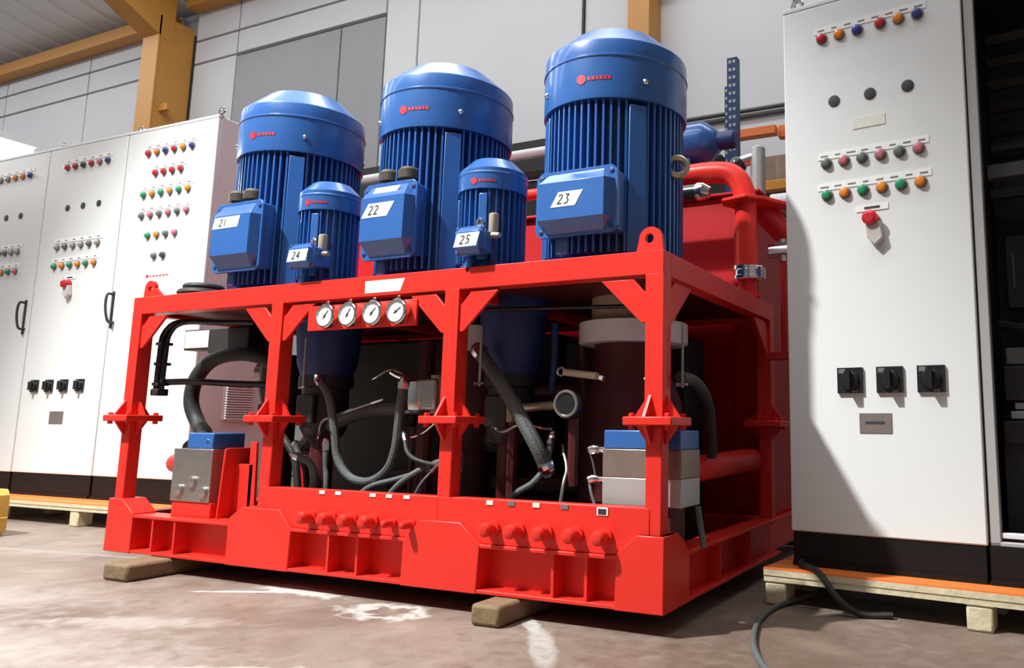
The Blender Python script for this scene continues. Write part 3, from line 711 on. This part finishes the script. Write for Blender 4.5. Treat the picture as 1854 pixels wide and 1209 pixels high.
# blank sticker on the bevel of motor 22's lid, cable glands, eye bolts
o = build(MB().prism([(-.085, 1.478 - ZM), (.035, 1.478 - ZM), (.052, 1.500 - ZM), (-.068, 1.500 - ZM)], 'y', -.3125, -.3115), 'blank_sticker', PLATE, b2)
o = None
for tb_, xs_, zt_ in ((b1, (-.085, .005), 1.530), (b2, (-.07, .025), 1.515)):
    for xg in xs_:
        build(MB().lathe([(.036, 0), (.036, .025), (.046, .028), (.046, .062), (.036, .074), (.016, .076)], 16, (xg, -.235, zt_ - ZM)), 'cable_gland', GLAND, tb_)
build(MB().torus((.262, -.02, 1.528 - ZM), (.45, -.89, .1), .034, .012, 24, 10).cyl((.2, .0, 1.528 - ZM), (.235, -.01, 1.528 - ZM), .014, n=10), 'eye_bolt', BRASS, m3)
for mo, ex in ((s1, e1), (s2, e2)):
    bx0 = .05 if mo is s1 else .035
    build(MB().torus((bx0, -.12, .208), (0, 1, .1), .011, .006, 14, 6).cyl((bx0, -.12, .184), (bx0, -.12, .198), .009, n=8), 'eye_bolt', CHROME, mo)
    build(MB().cyl((bx0 + .06, -.12, .155), (bx0 + .092, -.125, .152), .012, .009, n=10), 'side_gland', BRASS, mo)
    build(MB().lathe([(.012, .145), (.015, .15), (.0175, .155), (.0175, .235), (.014, .238)], 14, (.085, -.105, 0)), 'grey_canister', TAN, mo)
    build(MB().cyl((.078, -.095, .03), (.085, -.105, .15), .009, n=8), 'canister_stem', DBLUE, mo)
solo(MB().torus((.43, .115, ZT + .016), (0, 0, 1), .085, .017, 24, 8).torus((.435, .115, ZT + .044), (0, 0, 1), .07, .014, 24, 8), 'cable_coil', RUB, 'small black cable coil lying on the frame beside motor 21', 'cable')

# ================================================================== TANK, PIPES ON TOP
tk = thing('oil_tank', 'tall dark red oil tank standing behind the motors', 'oil tank', (1.24, 1.6, .066))
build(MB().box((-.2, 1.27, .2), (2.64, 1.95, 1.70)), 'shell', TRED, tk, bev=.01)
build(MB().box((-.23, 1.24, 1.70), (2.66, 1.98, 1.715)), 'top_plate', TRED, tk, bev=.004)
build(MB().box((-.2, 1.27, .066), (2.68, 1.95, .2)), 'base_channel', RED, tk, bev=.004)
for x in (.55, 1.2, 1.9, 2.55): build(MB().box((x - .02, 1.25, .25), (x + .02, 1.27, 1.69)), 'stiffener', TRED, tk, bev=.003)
t = thing('return_pipe', 'long red return pipe carried along the tank top', 'pipe', (.9, 1.33, 1.715))
build(MB().cyl((-.1, 1.33, 1.862), (1.9, 1.33, 1.862), .030, n=14), 'pipe', RED, t)
for x in (.0, .9, 1.8): build(MB().box((x - .02, 1.31, 1.715), (x + .02, 1.35, 1.84)), 'saddle', RED, t, bev=.004)
t = thing('bent_pipe', 'thick red pipe bending down beside motor 23 to a chrome clamp', 'pipe', (2.67, 1.0, 1.157))
build(MB().sweep(spline([(1.98, 1.0, 1.735), (2.3, 1.0, 1.735), (2.52, 1.0, 1.735), (2.62, 1.0, 1.705), (2.665, 1.0, 1.62), (2.672, 1.0, 1.5), (2.674, 1.0, 1.29)], 8), .0485, 18), 'pipe', RED, t)
build(MB().prism([(2.585, .93), (2.70, .90), (2.77, .97), (2.86, 1.14), (2.82, 1.18), (2.72, 1.10), (2.60, 1.08), (2.565, 1.0)], 'z', 1.575, 1.590), 'flange_plate', RED, t, bev=.003)
build(MB().lathe([(.058, 1.232), (.064, 1.236), (.064, 1.250), (.058, 1.253), (.058, 1.272), (.064, 1.276), (.064, 1.292), (.054, 1.296)], 24, (2.675, 1.0, 0)), 'clamp', CHROME, t)
build(MB().box((2.725, .97, 1.238), (2.75, 1.03, 1.290)), 'clamp_lock', CHROME, t, bev=.004)
build(MB().lathe([(.06, 1.157), (.06, 1.17), (.040, 1.175), (.040, 1.235)], 20, (2.675, 1.0, 0)), 'stub', RED, t)
solo(MB().tube([(2.70, 1.12, 1.58), (2.74, 1.13, 1.535), (2.80, 1.15, 1.47), (2.90, 1.19, 1.40)], .052, 14), 'side_pipe', TRED, 'short dark red pipe slanting towards the right cabinet', 'pipe')
t = thing('black_pipe', 'black horizontal pipe with chrome end under the red pipe bend', 'pipe', (2.36, .93, 1.6))
build(MB().cyl((2.0, .93, 1.63), (2.47, .93, 1.632), .036, n=14), 'pipe', PLAS, t)
build(MB().sweep([(2.47, .93, 1.632), (2.48, .93, 1.632), (2.50, .93, 1.632), (2.53, .935, 1.625)], [.038, .042, .040, .026], 14), 'end_fitting', CHROME, t)
t = thing('ball_valve', 'small steel valve between the red pipe and right cabinet', 'valve', (2.80, 1.12, 1.2))
build(MB().cyl((2.74, 1.1, 1.375), (2.86, 1.14, 1.385), .030, n=14), 'valve_body', CHROME, t)
build(MB().cyl((2.80, 1.12, 1.33), (2.80, 1.12, 1.43), .018, n=10), 'stem', STEEL, t)
build(MB().box((2.765, 1.10, 1.40), (2.845, 1.11, 1.412)), 'lever', STEEL, t)
build(MB().cyl((2.80, 1.12, .9), (2.80, 1.12, 1.33), .012, n=8), 'pipe', TRED, t)
build(MB().cyl((2.83, 1.14, .9), (2.83, 1.14, 1.36), .010, n=8), 'pipe', TRED, t)
build(MB().box((2.725, 1.08, .9), (2.86, 1.16, .93)), 'bracket', TRED, t)
t = thing('gear_pump', 'blue horizontal pump motor on the tank top behind motor 23', 'pump', (2.1, 1.6, 1.715))
build(MB().lathe([(.02, 1.75), (.095, 1.76), (.115, 1.80), (.115, 2.25), (.108, 2.27), (.06, 2.33), (.03, 2.345)], 30, (0, 1.6, 2.115), 'x'), 'housing', BLUE, t)
build(MB().box((1.85, 1.52, 1.715), (2.2, 1.68, 2.02)), 'foot', DBLUE, t, bev=.006)
build(MB().lathe([(.05, 2.335), (.05, 2.42), (.04, 2.43)], 16, (0, 1.6, 2.115), 'x'), 'coupling', DBLUE, t)
t = thing('breather', 'steel breather with black cap on the right end of the tank', 'breather', (2.6, 1.34, 1.715))
build(MB().lathe([(.034, 1.715), (.036, 1.725), (.036, 1.945), (.024, 1.955)], 18, (2.625, 1.34, 0)), 'canister', ALU, t)
build(MB().cyl((2.545, 1.33, 1.885), (2.60, 1.34, 1.90), .030, n=14), 'elbow', CHROME, t)
build(MB().dome((2.525, 1.33, 1.87), .046, n=14), 'cap', PLAS, t)
build(MB().cyl((2.525, 1.33, 1.715), (2.525, 1.33, 1.86), .022, n=10), 'neck', STEEL, t)

# ================================================================== INSIDE THE FRAME
def bell(x, y, m, label, r=.15, z0=.80, z1=1.098):
    t = thing('pump_bellhousing', label, 'pump', (x, y, .112))
    build(MB().lathe([(r*.78, z0), (r*.8, z0 + .02), (r*.9, z0 + .06), (r, z1 - .06), (r*1.08, z1 - .05), (r*1.08, z1)], 28, (x, y, 0)), 'bell_housing', m, t)
    build(MB().lathe([(r*.55, z0 - .26), (r*.7, z0 - .22), (r*.7, z0 - .05), (r*.82, z0 - .04), (r*.82, z0)], 24, (x, y, 0)), 'pump_body', DARK, t)
    build(MB().box((x - .05, y - r*.8, z0 - .2), (x + .05, y, z0 - .08)), 'port_block', DARK, t, bev=.006)
    build(MB().lathe([(r*.35, .112), (r*.35, z0 - .26)], 14, (x, y, 0)), 'support', DRED, t)
    return t
bell(.93, .38, DBLUE, 'dark blue pump housing below the leftmost big motor', .14, .81)
bell(1.91, .38, DBLUE, 'dark blue pump housing in the bay right of the third post', .13, .80)
t = thing('pump_drum', 'wide pale drum housing hanging below motor 23', 'pump', (2.355, .55, .112))
build(MB().lathe([(.205, .92), (.212, .925), (.212, 1.0), (.20, 1.005)], 36, (2.355, .55, 0)), 'drum', WPIPE, t)
build(MB().lathe([(.165, 1.005), (.165, 1.098)], 30, (2.355, .55, 0)), 'collar', TAN, t)
build(MB().lathe([(.12, .30), (.19, .34), (.19, .70), (.15, .80), (.15, .92)], 30, (2.355, .55, 0)), 'pump_casing', DRED, t)
build(MB().lathe([(.10, .112), (.10, .30)], 16, (2.355, .55, 0)), 'support', DRED, t)
t = thing('filter_unit', 'pale grey filter head half hidden below motor 22', 'filter', (1.58, .7, .112))
build(MB().lathe([(.12, .93), (.13, .94), (.13, 1.04), (.11, 1.05)], 24, (1.52, .7, 0)), 'head', WPIPE, t)
build(MB().lathe([(.10, .5), (.11, .52), (.11, .93)], 24, (1.52, .7, 0)), 'bowl', DRED, t)
build(MB().lathe([(.07, .112), (.07, .5)], 14, (1.52, .7, 0)), 'support', DRED, t)
# left bay
t = thing('junction_box', 'pale square junction box hanging under the deck in the left bay', 'junction box', (.1, .5, .95))
build(MB().box((-.205, .49, .985), (.0, .56, 1.075)), 'cover', TAPE, t, bev=.004)
build(MB().box((-.215, .495, .977), (.0, .57, 1.083)), 'frame', DARK, t, bev=.003)
build(MB().box((.0, .47, .955), (.295, .62, 1.08)), 'body', DARK, t, bev=.006)
build(MB().box((.12, .5, 1.08), (.18, .58, 1.098)), 'hanger', DARK, t)
build(MB().box((-.12, .52, 1.075), (.18, .54, 1.085)), 'strap', DARK, t)
t = thing('cable_bundle', 'bundle of black pipes strapped behind the leftmost post', 'cable', (.2, .1, .73))
for dx, dy in ((0, 0), (.022, .012), (-.004, .026)):
    build(MB().tube([(.218 + dx, .085 + dy, .73), (.222 + dx, .085 + dy, .9), (.228 + dx, .09 + dy, 1.0), (.27 + dx, .12 + dy, 1.055), (.36 + dx, .2 + dy, 1.062), (.5 + dx, .3 + dy, 1.066)], .011, 8), 'pipe', PLAS, t)
for z in (.77, .86, .95): build(MB().box((.206, .073, z), (.250, .124, z + .012)), 'strap', RUB, t)
build(MB().box((.205, .07, .725), (.25, .125, .755)), 'end_block', RUB, t, bev=.004)
build(MB().tube([(.215, .1, .785), (.3, .2, .792), (.40, .3, .788), (.56, .42, .785)], .015, 10), 'branch_pipe', PLAS, t)
solo(MB().tube([(.44, .12, .50), (.30, .28, .55), (.155, .35, .60), (.090, .35, .70), (.105, .35, .81), (.18, .36, .895), (.31, .37, .930), (.46, .40, .92), (.62, .44, .85)], .034, 14), 'suction_hose', RUB, 'thick black hose looping through the left bay', 'hose')
t = thing('side_pump', 'dark mottled pump body behind the second post', 'pump', (.44, .58, .112))
build(MB().lathe([(.05, .68), (.10, .70), (.115, .76), (.115, .90), (.08, .935), (.05, .94)], 24, (.44, .58, 0)), 'casing', DARK, t)
build(MB().cyl((.30, .55, .86), (.44, .58, .84), .05, n=16), 'inlet', STEEL, t)
build(MB().lathe([(.06, .112), (.06, .68)], 14, (.44, .58, 0)), 'support', DRED, t)
build(MB().box((.36, .5, .66), (.52, .6, .70)), 'mount', DRED, t, bev=.004)
def manifold(label, x0, x1, y0, y1, zs, mats, loc):
    t = thing('valve_manifold', label, 'valve block', loc)
    return t
t = thing('valve_manifold', 'steel valve block with blue top and three round plugs at left', 'valve block', (.56, .13, .283))
build(MB().box((.442, .045, .283), (.682, .2, .500)), 'steel_block', STEEL, t, bev=.003)
build(MB().box((.516, .05, .500), (.672, .2, .566)), 'solenoid_cover', BLUE, t, bev=.005)
build(MB().lathe([(.006, 0), (.006, .004)], 10, (.64, .05, .535), 'y'), 'cover_screw', CHROME, t)
for x, z in ((.497, .330), (.575, .365), (.648, .325)): build(MB().lathe([(.026, 0), (.026, .003), (.023, .004), (.023, .010), (.019, .012)], 18, (x, .045, z), 'y'), 'hex_plug', STEEL, t)
build(MB().sweep(spline([(.44, .12, .435), (.38, .13, .435), (.325, .15, .432), (.295, .16, .430), (.28, .162, .43)], 5), [.040]*16 + [.040, .040, .036, .026, .012], 14), 'red_end_cap', RED, t)
build(MB().cyl((.47, .12, .5), (.47, .12, .535), .018, n=10), 'fitting', DARK, t)
t = thing('valve_manifold', 'layered blue, bronze and grey valve block behind the right post', 'valve block', (2.6, .2, .223))
build(MB().box((2.468, .10, .360), (2.745, .26, .447)), 'lower_block', ALU, t, bev=.003)
build(MB().box((2.468, .10, .447), (2.745, .26, .537)), 'middle_block', BSTEEL, t, bev=.003)
build(MB().box((2.472, .10, .537), (2.742, .26, .597)), 'solenoid_cover', BLUE, t, bev=.004)
build(MB().box((2.50, .12, .223), (2.70, .24, .360)), 'seat', DRED, t)
for z in (.533, .437):
    build(MB().sweep([(2.468, .12, z), (2.45, .12, z), (2.442, .12, z), (2.425, .115, z), (2.412, .11, z - .004), (2.408, .108, z - .006)], [.010, .010, .015, .016, .014, .006], 12), 'fitting', CHROME, t)
build(MB().tube([(2.415, .11, .525), (2.425, .115, .49), (2.432, .12, .45)], .003, 6), 'wire', MIDG, t)
build(MB().tube([(2.415, .11, .43), (2.43, .10, .39), (2.455, .095, .33), (2.46, .1, .26)], .005, 6), 'wire', MIDG, t)
solo(MB().sweep([(2.60, .262, .450), (2.62, .45, .455), (2.63, .7, .462), (2.64, 1.0, .47), (2.64, 1.15, .47)], .048, 16), 'suction_pipe', RED, 'straight red pipe running back from the right valve block', 'pipe')
solo(MB().tube([(2.74, .10, .765), (2.735, .25, .755), (2.70, .45, .70), (2.685, .53, .60), (2.675, .56, .50)], .019, 10), 'bowed_hose', RUB, 'black hose bowing behind the right front post', 'hose')
# grey hoses and fittings seen through the middle bays
def hose(pts, r, label, m=HOSE, ends=True, nm='hydraulic_hose'):
    t = thing(nm, label, 'hose', tuple(pts[0]))
    build(MB().tube(pts, r, 10), 'hose', m, t)
    if ends:
        for p, q in ((pts[0], pts[1]), (pts[-1], pts[-2])):
            p, q = Vector(p), Vector(q); d = (q - p).normalized()
            build(MB().sweep([p - d*.03, p - d*.012, p, p + d*.02], [r*.7, r*1.15, r*1.25, r*1.12], 10), 'end_fitting', CHROME, t)
    return t
hose([(1.085, .2, .785), (1.142, .2, .715), (1.184, .2, .58), (1.213, .2, .47), (1.285, .2, .40), (1.385, .2, .388), (1.47, .2, .435), (1.507, .2, .52), (1.517, .2, .647), (1.520, .21, .765)], .0165, 'grey hose hanging in a long U in the middle bay')
hose([(.80, .40, .505), (.90, .36, .560), (1.01, .35, .603), (1.19, .35, .661), (1.40, .35, .676), (1.5, .36, .68)], .030, 'thick grey hose rising across the middle bay behind the U hose')
hose([(1.886, .2, .881), (1.918, .2, .841), (1.983, .2, .768), (2.072, .2, .648), (2.146, .2, .542), (2.175, .23, .46)], .026, 'thick grey hose slanting down through the right bay', m=HOSE)
hose([(1.03, .16, .475), (1.10, .16, .455), (1.145, .15, .41), (1.155, .14, .36), (1.155, .13, .25)], .015, 'short grey hose curving down at the left of the middle bay')
hose([(1.165, .18, .52), (1.178, .17, .44), (1.20, .16, .38), (1.22, .14, .25)], .012, 'thin upright grey hose beside the U hose')
hose([(1.33, .14, .26), (1.42, .15, .362), (1.52, .2, .400), (1.62, .28, .435)], .011, 'thin grey hose lying under the U hose')
hose([(1.50, .13, .25), (1.56, .14, .36), (1.65, .17, .435), (1.75, .25, .49)], .013, 'grey hose slanting up to the third post')
hose([(1.655, .11, .26), (1.70, .12, .38), (1.745, .15, .45)], .006, 'thin grey line close to the third post')
hose([(2.02, .14, .25), (2.08, .16, .36), (2.14, .2, .41), (2.165, .24, .47), (2.16, .28, .56)], .012, 'grey hose curving up behind the skirt in the right bay')
hose([(2.76, .20, .36), (2.77, .2, .30), (2.785, .19, .235)], .010, 'short grey hose hanging beside the right front post', ends=False)
t = thing('chrome_valve', 'shiny chrome valve housing beside the third post', 'valve', (1.55, .28, .112))
build(MB().lathe([(.05, .655), (.062, .665), (.066, .69), (.066, .745), (.058, .775), (.035, .79)], 20, (1.535, .28, 0)), 'housing', CHROME, t)
build(MB().box((1.535, .235, .662), (1.66, .33, .788)), 'body', STEEL, t, bev=.012)
build(MB().cyl((1.64, .27, .65), (1.64, .27, .80), .028, n=14), 'spool', BSTEEL, t)
build(MB().tube([(1.49, .25, .79), (1.46, .24, .80), (1.435, .23, .815)], .010, 8), 'lever', CHROME, t)
build(MB().tube([(1.50, .25, .66), (1.49, .24, .60), (1.53, .235, .56), (1.60, .24, .575), (1.66, .25, .62)], .004, 6), 'wire_loop', CHROME, t)
build(MB().cyl((1.56, .30, .112), (1.56, .30, .66), .03, n=10), 'support', DRED, t)
t = thing('tan_shaft', 'pale tan horizontal shaft ending in a black coupling', 'shaft', (2.1, .24, .112))
build(MB().cyl((1.99, .3, .672), (2.24, .23, .684), .016, n=12), 'shaft', BRASS, t)
build(MB().lathe([(.045, 0), (.052, .01), (.052, .03), (.040, .05)], 18, (2.265, .25, .682), 'y'), 'coupling', PLAS, t)
build(MB().torus((2.265, .20, .685), (0, 1, 0), .044, .006, 20, 6), 'ring', STEEL, t)
build(MB().box((1.965, .27, .62), (1.992, .33, .71)), 'end_bracket', TAN, t, bev=.004)
build(MB().cyl((1.98, .3, .112), (1.98, .3, .63), .02, n=8), 'support', DRED, t)
build(MB().cyl((2.268, .255, .4), (2.268, .255, .64), .02, n=8), 'support', DRED, t)
t = thing('tan_bar', 'small tan bar with ring clipped across the pump below motor 23', 'bar', (2.3, .225, .78))
build(MB().cyl((2.245, .222, .798), (2.385, .205, .780), .013, n=10), 'bar', TAN, t)
build(MB().torus((2.228, .222, .800), (.9, -.3, -.1), .014, .005, 14, 6), 'ring', STEEL, t)
build(MB().cyl((2.40, .2, .775), (2.415, .198, .770), .010, n=8), 'tip', CHROME, t)
# thin steel lines and fittings threaded between the pumps
hose([(1.06, .24, .56), (1.10, .22, .62), (1.20, .25, .66), (1.30, .3, .70)], .006, 'thin steel line curling up behind the U hose', m=STEEL, nm='steel_line')
hose([(1.25, .34, .80), (1.34, .32, .83), (1.42, .30, .82), (1.47, .28, .80)], .007, 'thin steel line running to the chrome valve', m=STEEL, nm='steel_line')
hose([(1.95, .22, .60), (2.02, .18, .585), (2.08, .2, .61), (2.14, .26, .60)], .005, 'thin steel line beside the slanting hose', m=STEEL, nm='steel_line')
hose([(2.20, .3, .52), (2.24, .26, .46), (2.25, .22, .40), (2.24, .2, .26)], .006, 'thin steel line dropping behind the skirt', m=STEEL, nm='steel_line')
hose([(.93, .24, .52), (.99, .2, .49), (1.04, .2, .42), (1.06, .2, .30), (1.07, .2, .2)], .013, 'black line dropping beside the second post', m=RUB, nm='black_line')
hose([(1.55, .2, .56), (1.60, .17, .50), (1.68, .16, .47), (1.80, .2, .45)], .009, 'black line crossing behind the third post', m=RUB, nm='black_line')
hose([(.62, .42, .62), (.70, .34, .58), (.78, .3, .55), (.86, .3, .46), (.9, .3, .30)], .016, 'black line bending beside the left valve block', m=RUB, nm='black_line')
# dark red pipework filling the back of the bays
def pipe(pts, r, m, label): return solo(MB().tube(pts, r, 12), 'dark_pipe', m, label, 'pipe')
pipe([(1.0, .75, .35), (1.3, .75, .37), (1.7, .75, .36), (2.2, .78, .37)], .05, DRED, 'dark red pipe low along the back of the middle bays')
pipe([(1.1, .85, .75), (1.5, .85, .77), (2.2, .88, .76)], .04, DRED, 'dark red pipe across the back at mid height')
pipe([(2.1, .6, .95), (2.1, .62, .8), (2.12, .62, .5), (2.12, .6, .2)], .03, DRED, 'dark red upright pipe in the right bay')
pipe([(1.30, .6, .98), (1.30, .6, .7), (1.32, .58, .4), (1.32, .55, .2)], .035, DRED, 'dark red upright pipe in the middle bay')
pipe([(1.95, .10, 1.02), (2.2, .25, 1.035), (2.6, .3, 1.03)], .008, PLAS, 'thin black line under the deck in the right bay')
pipe([(2.08, .40, .73), (2.09, .40, .85), (2.09, .4, 1.0)], .014, DBLUE, 'slim dark blue pipe in the right bay')
for i, (x, z, rr) in enumerate(((1.38, .55, .05), (1.25, .64, .04), (1.72, .55, .05))):
    tt = thing('dark_valve', ('dark round valve low behind the U hose', 'small dark valve behind the U hose', 'dark valve behind the third post')[i], 'valve', (x, .6, .112))
    build(MB().lathe([(rr, 0), (rr*1.1, .02), (rr*1.1, .06), (rr*.6, .08)], 14, (x, .6, z), 'y'), 'body', DARK, tt)
    build(MB().cyl((x, .6, .112), (x, .6, z), .02, n=8), 'stem', DRED, tt)
    build(MB().lathe([(.012, .08), (.012, .10)], 6, (x, .6, z), 'y'), 'bolt', CHROME, tt)

t = thing('shade_filler', 'added dark casing deepening the shade at the back of the middle bay', 'shade_filler', (1.38, .95, .112))  # two added dark casings deepen the shade behind the bays
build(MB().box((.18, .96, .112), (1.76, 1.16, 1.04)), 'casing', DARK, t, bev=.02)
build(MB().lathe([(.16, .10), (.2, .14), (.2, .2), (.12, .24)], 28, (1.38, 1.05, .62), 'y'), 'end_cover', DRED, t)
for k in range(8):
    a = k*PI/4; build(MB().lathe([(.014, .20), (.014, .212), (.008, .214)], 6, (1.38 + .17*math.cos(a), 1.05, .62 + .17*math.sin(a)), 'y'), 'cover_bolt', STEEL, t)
t = thing('shade_filler', 'added dark casing deepening the shade at the back of the right bay', 'shade_filler', (2.1, .98, .112))
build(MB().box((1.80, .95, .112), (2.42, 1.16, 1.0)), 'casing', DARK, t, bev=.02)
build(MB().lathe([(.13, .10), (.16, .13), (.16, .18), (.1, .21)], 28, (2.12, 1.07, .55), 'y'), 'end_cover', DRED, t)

# ================================================================== RACKING BEHIND
rk = thing('storage_rack', 'orange and blue storage rack against the wall behind the machine', 'rack', (1.5, 3.2, 0))
def upright(x, y, z1, w=.07):
    u = build(MB().prism([(x, y), (x + w, y), (x + w, y + .06), (x + w - .008, y + .06), (x + w - .008, y + .008), (x + .008, y + .008), (x + .008, y + .06), (x, y + .06)], 'z', 0, z1), 'upright', RACKB, rk)
    h = None
    for i in range(12):
        z = z1 - .03 - i*.055
        for k in (.3, .7):
            if h is None: h = build(MB().prism([(-.007, -.010), (.007, -.010), (.009, .010), (-.009, .010)], 'y', y - .0015, y), 'slot', ALU, u); h.location = (x + w*k, 0, z)
            else:
                c = clone(h, u, (x + w*k, 0, z))
    return u
upright(2.067, 2.5, 3.04); upright(2.008, 2.62, 2.90, .045)
upright(-2.6, 2.5, 3.04); upright(4.3, 2.5, 3.04); upright(4.3, 3.55, 3.04)
build(MB().box((2.14, 3.48, 2.82), (4.3, 3.55, 2.92)), 'shelf_beam', ORANGE, rk, bev=.005)
build(MB().box((1.70, 3.40, 2.83), (2.14, 3.48, 2.90)), 'shelf_beam', ORANGE, rk, bev=.005)
build(MB().box((2.14, 2.52, 2.105), (4.3, 2.58, 2.17)), 'shelf_beam', mat('amber_beam', (.75, .33, .03), .5), rk, bev=.005)
build(MB().box((2.14, 3.50, 2.48), (4.3, 3.56, 2.56)), 'shelf_beam', ORANGE, rk, bev=.005)
build(MB().box((2.14, 2.58, 2.15), (4.3, 3.55, 2.17)), 'shelf_board', WOODG, rk)
build(MB().box((2.14, 3.2, 2.55), (4.3, 3.9, 2.57)), 'shelf_board', WOODG, rk)
build(MB().box((-2.6, 2.5, 2.62), (1.55, 2.56, 2.695)), 'shelf_beam', DARK, rk, bev=.004)
build(MB().box((-2.6, 2.40, 2.41), (1.55, 2.56, 2.515)), 'shelf_beam', DARK, rk, bev=.004)
build(MB().box((-2.6, 2.56, 2.39), (2.0, 3.5, 2.405)), 'shelf_board', DARK, rk)
solo(MB().cyl((-2.4, 2.45, 2.562), (1.5, 2.45, 2.562), .046, n=18), 'white_tube', WPIPE, 'long white tube lying on the rack behind the motors', 'tube')
solo(MB().cyl((-2.3, 2.9, 2.466), (1.5, 2.9, 2.466), .06, n=18), 'dark_tube', DARK, 'long dark tube lying behind the white tube on the rack', 'tube')
for i, (x0, x1, y0, z0, h, lb) in enumerate(((2.16, 2.46, 3.62, 2.57, .27, 'brown cardboard box on the rack shelf nearest the blue upright'), (2.48, 2.80, 3.62, 2.57, .22, 'brown cardboard box further right on the rack shelf'),
                                      (2.18, 2.6, 2.9, 2.17, .30, 'brown carton on the lower rack shelf'))):
    b = MB().box((x0, y0, z0), (x1, y0 + .25, z0 + h)).use(1).box((x0 + .1, y0 - .001, z0), (x0 + .13, y0 + .251, z0 + h + .001))
    solo(b, 'carton', [CARD, TAN], lb, 'box', bev=.004)
t = thing('white_canister', 'white canister with dark base standing behind the slanting red pipe', 'canister', (2.55, 2.0, 0))
build(MB().cyl((2.50, 2.02, 1.86), (2.70, 2.02, 1.86), .058, n=20), 'canister', WPIPE, t)
build(MB().box((2.53, 1.98, 0), (2.67, 2.06, 1.79)), 'stand', DARK, t, bev=.004)
build(MB().cyl((2.55, 2.02, 1.79), (2.66, 2.02, 1.80), .04, n=14), 'saddle', DARK, t)
